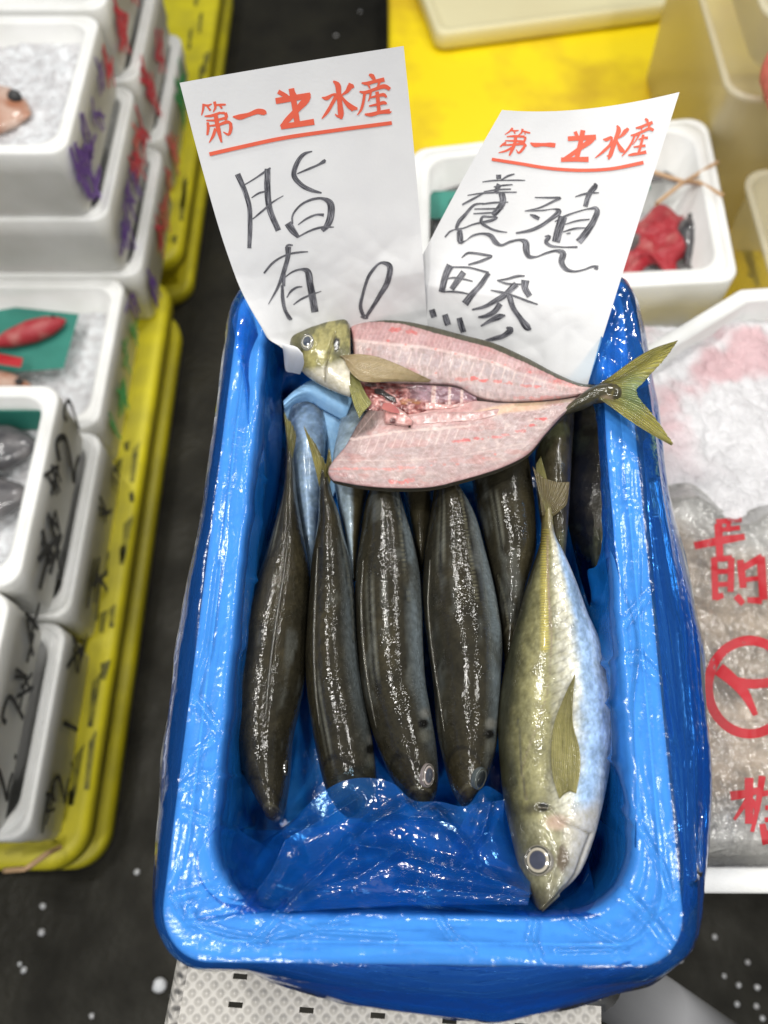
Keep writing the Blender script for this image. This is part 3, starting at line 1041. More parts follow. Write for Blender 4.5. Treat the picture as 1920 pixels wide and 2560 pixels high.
# perforated cart platform under the box
CT = 0.645
e = empty('cart_platform', (0.05, .2, 0))
tag(e, 'beige perforated tread plate cart under the blue lined box', 'cart')
o0 = at(478, 2372, CT)
o1 = at(450, 2556, CT)
edx = (o1 - o0)
ydir = -edx[:2] / np.linalg.norm(edx[:2])
xdir = np.array([ydir[1], -ydir[0]])
th = R(-3.0)
xdir = np.array([xdir[0] * math.cos(th) - xdir[1] * math.sin(th), xdir[0] * math.sin(th) + xdir[1] * math.cos(th)])
s0 = at(583, 2440, CT)[:2]
s1 = at(758, 2453, CT)[:2]
s2 = at(571, 2511, CT)[:2]
vx, vy = s1 - s0, s0 - s2
NX0, NX1, NY0, NY1 = -0.70, 5.2, -4, 8
us, vs = [NX0], [NY0]
for i in range(0, 6):
    if i - .12 > NX0:
        us += [i, i + .20]
us = [u for u in us if u < NX1] + [NX1]
for j in range(-3, 8):
    vs += [j - .10, j + .10]
vs += [NY1]
us, vs = sorted(set(us)), sorted(set(vs))
V = []
for u in us:
    for v in vs:
        p = s0 + vx * u + vy * v
        V.append((p[0], p[1], CT))
F = []
nv = len(vs)
for i in range(len(us) - 1):
    for j in range(nv - 1):
        um, vm = (us[i] + us[i + 1]) / 2, (vs[j] + vs[j + 1]) / 2
        if (0 <= um % 1 <= .2) and um > -.1 and abs(((vm + .5) % 1) - .5) < .1:
            continue
        F.append((i * nv + j, (i + 1) * nv + j, (i + 1) * nv + j + 1, i * nv + j + 1))
pl = mesh_obj('tread_plate', V, F, M['plate'], e, smooth_=False)
md = pl.modifiers.new('thickness', 'SOLIDIFY')
md.thickness = 0.004
md.offset = -1
b = MB()
pA, pB = s0 + vx * (NX0 - .02) + vy * NY0, s0 + vx * (NX0 - .02) + vy * NY1
b.tube([(pA[0], pA[1], CT - .008), (pB[0], pB[1], CT - .008)], .009, 12)
b.build('edge_rail', M['plate'], e)
for (u, v) in ((0.3, -2.5), (0.3, 6), (4.6, 6)):
    p = s0 + vx * u + vy * v
    b = MB()
    b.tube([(p[0], p[1], 0), (p[0], p[1], CT - .03), (p[0], p[1], CT - .006)], .015, 12)
    b.build('leg', M['pipe'], e)
b = MB()
b.tube([at(1480, 2440, .60), at(1640, 2520, .50), at(1830, 2640, .36)], [.03, .032, .032], 24)
tag(b.build('grey_pipe', M['pipe']), 'thick smooth grey pipe slanting down beside the cart at bottom right', 'pipe')

# ice chips and drops on the floor
for k, (x, y, r) in enumerate([(400, 2462, 14), (343, 2180, 6), (108, 2265, 6), (105, 2330, 7), (60, 2425, 6), (50, 2410, 4), (230, 2540, 5), (1720, 2372, 5), (1786, 2342, 5),
                               (1846, 2462, 5), (1892, 2468, 5), (1842, 2510, 5), (1890, 2515, 5), (1700, 2400, 5), (1868, 2405, 5), (370, 1325, 5), (432, 2490, 4),
                               (1810, 2440, 4), (1905, 2545, 5), (840, 90, 6), (900, 30, 5)]):
    P = at(x, y, 0.0)
    bm = bmesh.new()
    bmesh.ops.create_icosphere(bm, subdivisions=2, radius=1)
    rr = r * 0.0008
    for v in bm.verts:
        v.co = Vector((P[0] + v.co.x * rr * random.uniform(.8, 1.2), P[1] + v.co.y * rr, P[2] + rr * .3 + v.co.z * rr * .5))
    bm.verts.index_update()
    o = mesh_obj('ice_chip', [v.co for v in bm.verts], [[v.index for v in f.verts] for f in bm.faces], M['ice'])
    bm.free()
    tag(o, 'large bright ice chip on the dark floor beside the cart' if k == 0 else 'small ice chip lying on the dark wet floor', 'ice chip', 'ice chips scattered on the floor')

# ================================================================= THE BLUE LINED BOX
ZR = 0.85
OQ = [(-.146, -.040), (.194, -.043), (.227, .530), (-.136, .520)]
prof = [(.014, .03, .652), (.010, .032, .656), (.002, .034, .80), (0, .034, .805), (0, .034, ZR - .005), (.0015, .034, ZR - .001), (.005, .034, ZR), (.0115, .036, ZR),
        (.0125, .036, ZR - .0018), (.0135, .037, ZR), (.024, .045, ZR), (.0275, .05, ZR - .002), (.029, .05, ZR - .006), (.031, .05, .76), (.033, .05, .735), (.045, .045, .725)]
rows = loft(OQ, prof, 14, 40)
V, F = closed_mesh(rows)
o = mesh_obj('main_fish_box', V, F, M['foam_main'])
tag(o, 'white foam box under the blue liner, holding the whole dark fish', 'foam box')

# --- blue liner: one film from the hanging skirt over the rim down to the floor of the box
SIL = [(605, 738), (578, 800), (563, 925), (535, 1157), (512, 1300), (474, 1504), (449, 1620), (437, 1735), (419, 1875), (414, 2025), (400, 2140), (399, 2268), (408, 2315),
       (430, 2332), (544, 2372), (694, 2442), (880, 2488), (1100, 2523), (1250, 2535), (1389, 2511), (1527, 2465), (1620, 2436), (1713, 2372), (1742, 2291), (1759, 2140),
       (1771, 1944), (1753, 1736), (1747, 1597), (1712, 1446), (1684, 1330), (1661, 1215), (1643, 1041), (1608, 833), (1591, 764), (1556, 700), (1300, 712), (900, 712), (700, 716)]
ZS = 0.822
sil = resample([tuple(p) for p in SIL] + [SIL[0]], 900, False)
sw = at(sil[:, 0], sil[:, 1], ZS)[:, :2]
cc = np.array([0.035, 0.24])
NN, MM = 36, 190
base0 = ring(OQ, 0.0, .034, NN, MM)
nv = len(base0)
# pair every rim vertex with the silhouette point lying outward of it
dirs = np.array(base0) - ring(OQ, 0.012, .034, NN, MM)
dirs /= np.linalg.norm(dirs, axis=1)[:, None]
rel = sw[None, :, :] - base0[:, None, :]
alongd = (rel * dirs[:, None, :]).sum(2)
side = np.abs(rel[..., 0] * dirs[:, None, 1] - rel[..., 1] * dirs[:, None, 0])
score = side + np.where(alongd < -.03, 1, 0) + np.abs(alongd) * .15
flare = np.array([alongd[i, np.argmin(score[i])] for i in range(nv)])
flare = np.clip(flare, 0.003, 0.06)
kern = np.ones(9) / 9
flare = np.convolve(np.r_[flare[-4:], flare, flare[:4]], kern, 'valid')
sarc = np.r_[0, np.cumsum(np.linalg.norm(np.diff(base0, axis=0), axis=1))]
rows = []
lv = []
for t in np.linspace(0, 1, 40):           # skirt, bottom to rim edge
    z = .665 + (.842 - .665) * t
    k = np.interp(t, [0, .35, .88, 1.0], [.35, .75, 1.0, .5])
    wob_ = .0045 * fbm(np.stack([sarc * 22, sarc * 0 + t * 1.5, sarc * 0], -1), 1, 3) * smooth(.6, 1, t)
    p = base0 + dirs * (flare * k + .0012 + wob_)[:, None]
    rows.append(np.c_[p, np.full(nv, z)])
    lv.append((0, t))
for ins, z in ((.0, ZR + .001), (.003, ZR + .0025)):
    rows.append(np.c_[ring(OQ, ins, .034, NN, MM) + dirs * (.001 + (.003 - ins) * 1.2 * fbm(np.stack([sarc * 26, sarc * 0, sarc * 0], -1), 1, 3))[:, None], np.full(nv, z)])
    lv.append((1, 0))
for t in np.linspace(0, 1, 30):
    rows.append(np.c_[ring(OQ, .005 + .020 * t, .036 + .009 * t, NN, MM), np.full(nv, ZR + .0025)])
    lv.append((1, t))
for ins, z in ((.0283, ZR + .001), (.0305, ZR - .004)):
    rows.append(np.c_[ring(OQ, ins, .05, NN, MM), np.full(nv, z)])
    lv.append((2, 0))
for t in np.linspace(0, 1, 34)[1:]:       # inner wall, with a soft roll into the floor
    z = ZR - .005 - (.107) * math.sin(t * math.pi / 2)
    ins = .0305 + .003 * t + .020 * max(0, t - .7) ** 1.5 / .2
    rows.append(np.c_[ring(OQ, ins, .05 - .01 * t, NN, MM), np.full(nv, z)])
    lv.append((2, t))
last = rows[-1][:, :2]
segA, segB = np.array([.03, .10]), np.array([.04, .42])
d = segB - segA
tt = np.clip(((last - segA) @ d) / (d @ d), 0, 1)
mid = segA + tt[:, None] * d
for t in np.linspace(0, 1, 40)[1:]:
    rows.append(np.c_[last + (mid - last) * t * .995, np.full(nv, rows[-1][0, 2])])
    lv.append((3, t))
G = np.array(rows)
lvk = np.array([a for a, _ in lv])
lvt = np.array([b for _, b in lv])
# outward normals by differences
du = np.roll(G, -1, 1) - np.roll(G, 1, 1)
dv = np.gradient(G, axis=0)
Nn = np.cross(dv, du)
Nn /= np.linalg.norm(Nn, axis=2)[..., None] + 1e-12
flat = G.reshape(-1, 3)
upw = Nn[45, :, 2].mean()
if upw < 0:
    Nn = -Nn
stretch = G * np.array([1, 1, 1.0])
amp = np.where(lvk == 0, .0022, np.where(lvk == 1, .0011, np.where(lvk == 2, .0032, .0060)))
amp = amp * np.where(lvk == 2, .25 + .75 * lvt, 1)
amp = amp * np.where(lvk == 0, 1 - .85 * smooth(.85, 1, lvt), 1)
amp = amp[:, None]
sy = smooth(.25, -.03, G[..., 1])
Gs = np.where((lvk == 0)[:, None, None], np.stack([G[..., 0] * .5, G[..., 1] * .5, G[..., 2] * 3.0], -1), G * np.array([1, .6, 1.3]))
w1 = crease(Gs + 3, 16, 3)
w2 = crease(G + 8, 45, 8) * .7
w3 = fbm(G + 4, 25, 3)
# long folds of the hanging skirt run round the box
z_ = G[..., 2]
sk = .5 + .5 * np.sin(z_ * 520 + 9 * fbm(G, 9, 3) + 1.5 * np.sin(G[..., 0] * 25))
disp = amp * (w1 * 1.1 + w2 * .5 + (w3 - .3) * .6)
disp = disp + np.where(lvk == 0, 1, 0)[:, None] * .004 * (sk - .3) * (1 - smooth(.8, 1, lvt))[:, None]
rimc = np.where(lvk == 1, 1, 0)[:, None]
sa = np.r_[0, np.cumsum(np.linalg.norm(np.diff(base0, axis=0), axis=1))]
ac = np.linspace(0, 1, len(rows))[:, None] * np.ones_like(G[..., 0])
acr = np.cumsum(np.r_[0, np.linalg.norm(np.diff(G[:, 5], axis=0), axis=1)])[:, None] * np.ones_like(G[..., 0])
Gr = np.stack([sa[None] * np.ones_like(acr) * 9, acr * 60 + sa[None] * 3, 0 * acr], -1)
Gd = np.stack([sa[None] * 16 + acr * 40, acr * 45 - sa[None] * 14, 0 * acr + 3], -1)
disp = disp * np.where(lvk == 1, .3, 1)[:, None] + rimc * (.0020 * crease(Gr, 1.0, 5) + .0012 * crease(Gd, 1.0, 6) * (.5 + sy))
disp = disp + np.where(lvk == 2, 1, 0)[:, None] * .0030 * crease(np.stack([sa[None] * 30 + 0 * acr, acr * 9, 0 * acr + 7], -1), 1.0, 9)
PL = [[(423, 1987, 4), (501, 1943, 12), (610, 1939, 5)], [(458, 2035, 4), (532, 2060, 14), (597, 2087, 8)], [(445, 2243, 4), (520, 2224, 20), (575, 2222, 16), (623, 2243, 6)],
      [(471, 2308, 3), (554, 2286, 9), (606, 2269, 4)], [(471, 2308, 3), (575, 2338, 9), (658, 2351, 4)], [(425, 2240, 3), (448, 2280, 7), (471, 2308, 4)], [(471, 2308, 4), (478, 2270, 7), (508, 2240, 3)],
      [(636, 2351, 6), (710, 2278, 18), (814, 2173, 22), (922, 2074, 20), (1022, 2000, 5)], [(606, 2275, 5), (684, 2178, 26), (718, 2104, 20), (792, 2061, 24), (888, 2004, 6)],
      [(879, 2113, 5), (966, 2126, 26), (1100, 2165, 30), (1181, 2179, 34), (1322, 2232, 6)], [(1000, 2280, 4), (1108, 2255, 14), (1318, 2240, 12)], [(684, 2347, 3), (857, 2295, 12), (1100, 2262, 5)],
      [(1556, 2229, 5), (1619, 2288, 22), (1670, 2356, 5)], [(1619, 2288, 6), (1660, 2262, 16), (1699, 2238, 4)], [(1619, 2288, 4), (1585, 2335, 8), (1522, 2373, 7), (1395, 2377, 3)],
      [(1560, 2018, 3), (1606, 2081, 10), (1653, 2162, 8), (1674, 2229, 3)], [(1500, 1600, 4), (1530, 1660, 26), (1547, 1760, 30), (1552, 1900, 22), (1590, 2030, 5)],
      [(468, 1721, 3), (520, 1787, 12), (564, 1843, 4)], [(427, 1977, 3), (477, 1895, 10), (530, 1850, 4)], [(505, 1330, 3), (500, 1480, 8), (470, 1620, 4)], [(545, 1420, 3), (520, 1620, 10), (480, 1760, 4)],
      [(1560, 1560, 4), (1610, 1500, 10), (1640, 1470, 4)], [(1545, 1650, 4), (1600, 1640, 9), (1655, 1700, 4)], [(640, 2040, 4), (600, 2140, 18), (560, 2200, 6)], [(1100, 2030, 4), (1150, 2110, 12), (1180, 2190, 4)],
      [(1235, 2040, 4), (1200, 2110, 14), (1185, 2160, 4)], [(1420, 2290, 3), (1480, 2330, 12), (1560, 2370, 3)], [(1340, 2300, 4), (1330, 2350, 14), (1345, 2385, 4)], [(1100, 2300, 3), (1130, 2340, 9), (1180, 2375, 3)],
      [(700, 2290, 3), (800, 2330, 8), (980, 2340, 3)], [(640, 960, 5), (650, 1200, 16), (625, 1450, 14), (600, 1620, 5)], [(1450, 1050, 5), (1470, 1200, 18), (1470, 1330, 24), (1500, 1500, 6)]]
gx, gy = proj(G)
wr_ = np.where((lvk == 1) | (lvk == 2), 1.0, 0.0)[:, None]
for st in PL:
    for (xa, ya, wa), (xb, yb, wb) in zip(st[:-1], st[1:]):
        d_ = dseg(gx, gy, [(xa, ya), (xb, yb)])
        w_ = 6 + max(wa, wb) * .45
        disp = disp + wr_ * (.0016 + .00011 * max(wa, wb)) * np.maximum(0, 1 - d_ / w_) ** 1.3 * (d_ < w_)
G2 = G + Nn * np.maximum(disp, 0)[..., None]
linerV, linerF = G2.reshape(-1, 3), gridfaces(len(rows), nv, True)
nsk, nin = 39, 74
liner = mesh_obj('plastic_liner', linerV, linerF[nsk * nv:nin * nv], M['film'])
mesh_obj('inner_lining', linerV, linerF[nin * nv:], M['film_in'], liner)
skirt = mesh_obj('hanging_skirt', linerV, linerF[:nsk * nv], M['film_skirt'], liner)
SURF = [(linerV, linerF)]
tag(liner, 'translucent blue plastic liner draped over the rim and inside of the fish box', 'plastic liner')


def coons(top, bot, left=None, right=None, nu=80, nv_=50):
    """surface parameter grid between two picture curves -> px, py arrays (nu along, nv across)"""
    T = resample(top, nu)
    B = resample(bot, nu)
    s = np.linspace(0, 1, nv_)[None, :, None]
    P = T[:, None] * (1 - s) + B[:, None] * s
    u = np.linspace(0, 1, nu)[:, None, None]
    if left is not None:
        Lf = resample(left, nv_)
        P = P + (1 - u) ** 2 * (Lf[None] - (T[0] * (1 - s[0]) + B[0] * s[0])[None])
    if right is not None:
        Rt = resample(right, nv_)
        P = P + u ** 2 * (Rt[None] - (T[-1] * (1 - s[0]) + B[-1] * s[0])[None])
    return P[..., 0], P[..., 1]


def fold(top, bot, zt, zb, label_seed, amp=.006, left=None, right=None, sc=20, mat='film_loose', bow=0.0, nu=150, nv_=110, stretch=(1, 1, 1), ridges=()):
    px, py = coons(top, bot, left, right, nu, nv_)
    s = np.linspace(0, 1, nv_)[None, :] * np.ones((nu, 1))
    u = np.linspace(0, 1, nu)[:, None] * np.ones((1, nv_))
    zt = np.interp(u, np.linspace(0, 1, len(np.atleast_1d(zt))), np.atleast_1d(zt))
    zb = np.interp(u, np.linspace(0, 1, len(np.atleast_1d(zb))), np.atleast_1d(zb))
    z = zt * (1 - s) + zb * s + bow * np.sin(s * math.pi)
    P = at(px, py, z)
    edge = np.minimum(1, 8 * np.minimum(np.minimum(s, 1 - s), np.minimum(u, 1 - u)) + .25)
    q = P * np.array(stretch) + label_seed
    P[..., 2] += amp * edge * (1.5 * crease(q, sc * .9, int(label_seed * 7)) + .35 * crease(q + 5, sc * 2.6, int(label_seed * 7) + 1) - .6)
    for rl, rh, rw in ridges:
        P[..., 2] += rh * edge * np.maximum(0, 1 - dseg(px, py, rl) / rw) ** 1.6
    SURF.append((P.reshape(-1, 3), gridfaces(nu, nv_)))
    return mesh_obj('loose_fold', P.reshape(-1, 3), gridfaces(nu, nv_), M[mat], liner)


# loose film bunched over the fish heads at the near end
fold([(640, 2115), (720, 2060), (800, 1985), (860, 1952), (920, 1945), (985, 1960), (1030, 2000), (1100, 2005), (1165, 2015), (1215, 1965), (1262, 1990)],
     [(490, 2300), (620, 2285), (800, 2275), (1000, 2262), (1180, 2262), (1320, 2262)],
     [.77, .80, .828, .830, .822, .820, .80], [.853, .856, .857, .856, .855], 2.0, .010, sc=19, bow=-.018, nu=260, nv_=170, stretch=(.8, 1.1, 1), ridges=[([(650, 2320), (710, 2278), (814, 2173), (922, 2074), (1022, 2010)], .013, 34), ([(614, 2275), (684, 2178), (718, 2104), (792, 2061), (888, 2004)], .012, 30),
             ([(879, 2113), (966, 2126), (1100, 2165), (1181, 2179), (1322, 2232)], .013, 34), ([(1000, 2210), (1108, 2225), (1318, 2245)], .008, 22), ([(1090, 2030), (1150, 2100), (1190, 2165)], .009, 24),
             ([(760, 2230), (900, 2190), (1010, 2120)], .007, 26), ([(1225, 2010), (1200, 2090), (1160, 2140)], .008, 22), ([(930, 2060), (980, 2040), (1080, 2050)], .007, 20)],
     left=[(640, 2115), (560, 2190), (490, 2300)], right=[(1262, 1990), (1290, 2110), (1325, 2200), (1320, 2262)])
fold([(545, 1990), (600, 2065), (700, 2075), (860, 2060), (1010, 2050), (1150, 2060), (1330, 2120), (1470, 2150)],
     [(487, 2120), (530, 2220), (660, 2266), (900, 2268), (1100, 2266), (1350, 2292), (1500, 2290)], [.775, .772, .775, .78, .78, .775], [.849, .851, .852, .852], 5.0, .008, sc=13, bow=-.012, nu=180, nv_=100, stretch=(.5, 1.5, 1))
fold([(560, 2030), (600, 2075), (660, 2110), (720, 2120)], [(492, 2130), (500, 2200), (545, 2255), (640, 2285)], [.80, .785, .775], [.851, .852, .853], 41.0, .006, sc=26, nu=90, nv_=70)
fold([(1262, 2000), (1275, 2090), (1300, 2180), (1330, 2235)], [(1180, 2010), (1130, 2120), (1120, 2200), (1100, 2266)], [.81, .80, .81, .835], [.80, .80, .81, .855], 43.0, .008, sc=22, nu=90, nv_=90)
# left wall drape, corner drape
fold([(700, 900), (705, 1100), (680, 1300), (600, 1500), (560, 1700), (570, 1900), (630, 2060)],
     [(612, 900), (602, 1100), (572, 1330), (545, 1530), (515, 1760), (500, 1950), (492, 2120)], [.80, .785, .775, .77, .765], [.849, .849, .849], 9.0, .007, sc=16, stretch=(1.8, .45, 1), nu=180, nv_=60)
# right wall drape
fold([(1430, 960), (1425, 1100), (1415, 1260), (1440, 1400), (1490, 1560), (1535, 1650), (1530, 1850), (1500, 2050)],
     [(1508, 960), (1516, 1120), (1528, 1260), (1545, 1420), (1600, 1600), (1585, 1760), (1590, 1950), (1590, 2120)],
     [.80, .795, .79, .785, .785, .78], [.851, .851, .851, .856, .852, .849], 15.0, .007, sc=17, stretch=(1.5, .5, 1), nu=190, nv_=70)
# back drape behind the fish
fold([(600, 860), (800, 850), (1000, 840), (1250, 850), (1500, 880)], [(700, 1120), (850, 1080), (1000, 1060), (1250, 1060), (1440, 1080)], [.81, .80, .80], [.73, .72, .73], 21.0, .006, sc=16, nu=140, nv_=60)
# edge of the film standing up at the right and crumpled at the back corner
fold([(1545, 690), (1560, 706), (1580, 760), (1602, 850), (1625, 960)], [(1470, 960), (1488, 960), (1505, 965), (1520, 980), (1530, 1000)], [.868, .868, .862, .858], [.866, .858, .855, .853], 25.0, .006, sc=24, nu=90, nv_=90)
fold([(606, 742), (640, 820), (665, 930), (690, 1040)], [(580, 800), (590, 860), (610, 960), (620, 1060)], [.862, .85, .83, .80], [.858, .856, .853], 27.0, .003, sc=24, nu=90, nv_=40)

# outer bulge of the film hanging off the rim at the right and near side
fold([(1606, 1107), (1630, 1400), (1657, 1700), (1687, 2000), (1708, 2230), (1700, 2300)], [(1640, 1060), (1686, 1330), (1750, 1610), (1770, 1944), (1752, 2240), (1730, 2330)], [.843, .843, .843], [.826, .826, .826], 35.0, .005, sc=13,
     stretch=(3, .35, 2), nu=200, nv_=60, ridges=[([(1640, 1300), (1690, 1600), (1722, 1900), (1728, 2200)], .008, 16), ([(1650, 1200), (1722, 1560), (1752, 1850), (1745, 2180)], .007, 12)])
fold([(432, 2336), (640, 2366), (860, 2392), (1100, 2414), (1400, 2410), (1600, 2384), (1695, 2320)],
     [(445, 2338), (600, 2400), (820, 2474), (1060, 2518), (1280, 2530), (1530, 2462), (1725, 2345)], [.842, .842, .842], [.826, .824, .824], 31.0, .004, sc=13, stretch=(.35, 3, 2), nu=220, nv_=60,
     ridges=[([(600, 2380), (900, 2440), (1200, 2462), (1500, 2430), (1680, 2350)], .008, 12), ([(700, 2420), (950, 2474), (1200, 2492), (1450, 2460), (1640, 2395)], .008, 11), ([(900, 2425), (1300, 2440), (1600, 2400)], .006, 9)])

# ================================================================= FISH
OL = np.array([.013, .012, .008])      # olive black back
OL2 = np.array([.034, .029, .016])
SILV = np.array([.52, .56, .58])
GOLD = np.array([.42, .38, .17])


def body_rows(rows, n):
    return rowinterp(rows, n)


def fish_body(name, rows, zt, hu, hd, colf, mat, parent=None, n=240, m=64, bumpf=None, flat=1.0, tip=True):
    """loft through picture contours (left x,y,right x,y). zt: heights of the axis, hu/hd: half thickness up/down along it"""
    r = body_rows(rows, n)
    t = np.linspace(0, 1, n)
    z = np.interp(t, np.linspace(0, 1, len(zt)), zt)
    z = np.convolve(np.r_[[z[0]] * 10, z, [z[-1]] * 10], np.ones(21) / 21, 'valid')
    up = np.interp(t, np.linspace(0, 1, len(hu)), hu)
    dn = np.interp(t, np.linspace(0, 1, len(hd)), hd)
    ker = np.ones(13) / 13
    up = np.convolve(np.r_[[up[0]] * 6, up, [up[-1]] * 6], ker, 'valid')
    dn = np.convolve(np.r_[[dn[0]] * 6, dn, [dn[-1]] * 6], ker, 'valid')
    Lp, Rp = at(r[:, 0], r[:, 1], z), at(r[:, 2], r[:, 3], z)
    c = (Lp + Rp) / 2
    w = (Rp - Lp) / 2
    th = np.linspace(0, 2 * np.pi, m, endpoint=False)
    cs, sn = np.cos(th), np.sin(th)
    cs_ = np.sign(cs) * np.abs(cs) ** flat
    hh = np.where(sn > 0, 1, 0)[None] * up[:, None] * sn[None] + np.where(sn <= 0, 1, 0)[None] * dn[:, None] * sn[None]
    V = c[:, None] + w[:, None] * cs_[None, :, None]
    V[..., 2] += hh
    px, py = proj(V)
    tt = np.broadcast_to(t[:, None], px.shape)
    pp = np.broadcast_to(th[None], px.shape)
    if bumpf is not None:
        nrm = np.stack([w[:, None, 0] / (np.linalg.norm(w, axis=1)[:, None] + 1e-9) * cs[None], np.zeros_like(px), sn[None] * np.ones_like(px)], -1)
        V = V + nrm * bumpf(px, py, tt, pp)[..., None]
    col = colf(px, py, tt, pp, V)
    F = [tuple(f) for f in gridfaces(n, m, True)] + [tuple(range(m))[::-1], tuple(range((n - 1) * m, n * m))]
    Vf = V.reshape(-1, 3)
    o = mesh_obj(name, Vf, F, mat, parent, col=col.reshape(-1, 3))
    return o, bvh_of(Vf, F)


def fin(name, rays, zf, colf, parent, m=40, ncol=60, ripple=.0008, bvh=None, off=.0015, mat='fin', jag=0.0):
    """rays: picture polylines root -> tip; zf: height (number, pair root/tip) or surface bvh"""
    Rr = np.array([resample(r, m) for r in rays])
    k = np.linspace(0, len(rays) - 1, ncol)
    i = np.clip(k.astype(int), 0, len(rays) - 2)
    s = (k - i)[:, None, None]
    s = s
    P = Rr[i] * (1 - s) + Rr[i + 1] * s
    if jag:
        jj = 1 - jag * np.abs(np.random.default_rng(5).normal(size=ncol))[:, None]
        root = P[:, :1]
        P = root + (P - root) * np.maximum(jj, .6)[..., None]
    v = np.linspace(0, 1, m)[None] * np.ones((ncol, 1))
    u = np.linspace(0, 1, ncol)[:, None] * np.ones((1, m))
    if bvh is None:
        z0, z1 = zf
        V = at(P[..., 0], P[..., 1], z0 + (z1 - z0) * v + ripple * np.sin(u * ncol * 1.3))
    else:
        V = np.zeros(P.shape[:2] + (3,))
        for a in range(P.shape[0]):
            for b in range(P.shape[1]):
                h, nn = hit(bvh, P[a, b, 0], P[a, b, 1])
                if h is None:
                    h, nn = at(P[a, b, 0], P[a, b, 1], zf[0]), np.array([0, 0, 1.0])
                V[a, b] = h + nn * (off * (.3 + v[a, b]) + ripple * math.sin(u[a, b] * ncol * 1.3))
    col = colf(u, v, P[..., 0], P[..., 1])
    n0 = V.shape[0] * V.shape[1]
    Vb = V.reshape(-1, 3)
    Vb2 = Vb - np.array([0, 0, .0006])
    g0 = gridfaces(ncol, m)
    F = [tuple(f) for f in g0] + [tuple(f + n0)[::-1] for f in g0]
    brd = [a * m for a in range(ncol)] + [(ncol - 1) * m + b for b in range(1, m)] + [a * m + m - 1 for a in range(ncol - 2, -1, -1)] + list(range(m - 2, 0, -1))
    for a, b in zip(brd, brd[1:] + brd[:1]):
        F.append((a, b, b + n0, a + n0))
    c = col.reshape(-1, 3)
    return mesh_obj(name, np.r_[Vb, Vb2], F, M[mat], parent, col=np.r_[c, c])


def fincol(base, dark, stripes=26, seed=0):
    base, dark = np.array(base), np.array(dark)

    def f(u, v, px, py):
        s = (.5 + .5 * np.sin(u * stripes * 2 * np.pi)) ** 2
        n = fbm(np.stack([u * 6, v * 3, np.full_like(u, seed)], -1), 1.5)
        k = np.clip(.55 * s + .7 * (n - .3), 0, 1)[..., None]
        return base * (1 - k) + dark * k
    return f


def eye(name, px, py, bvh, rad, parent, asp=1.0, pupil=.55, ringc=(.62, .60, .52), bulge=.35, pupc=(.03, .035, .05)):
    h, nn = hit(bvh, px, py)
    if h is None:
        return
    nr, na = 26, 40
    r = np.linspace(0, 1, nr)
    th = np.linspace(0, 2 * np.pi, na, endpoint=False)
    A = np.cross(nn, [0, 1, 0])
    A /= np.linalg.norm(A)
    B = np.cross(A, nn)
    z = bulge * rad * np.sqrt(np.maximum(0, 1 - r ** 2)) + .02 * rad + np.where(r > .86, .10, 0) * rad * np.sin((r - .86) / .14 * math.pi)
    V = h + r[:, None, None] * rad * (np.cos(th)[None, :, None] * A * asp + np.sin(th)[None, :, None] * B) + z[:, None, None] * nn
    V[-1] -= nn * rad * .25
    c = np.zeros((nr, na, 3))
    R1 = np.array(ringc)
    for i, q in enumerate(r):
        c[i] = np.array(pupc) if q < pupil else (R1 * .35 if q < pupil + .06 else (R1 if q < .80 else (np.array([.05, .05, .04]) if q < .90 else R1 * .55)))
    c *= (1 + .35 * (fbm(V, 300) - .5))[..., None]
    mesh_obj(name, V.reshape(-1, 3), gridfaces(nr, na, True), M['eye'], parent, col=c.reshape(-1, 3))


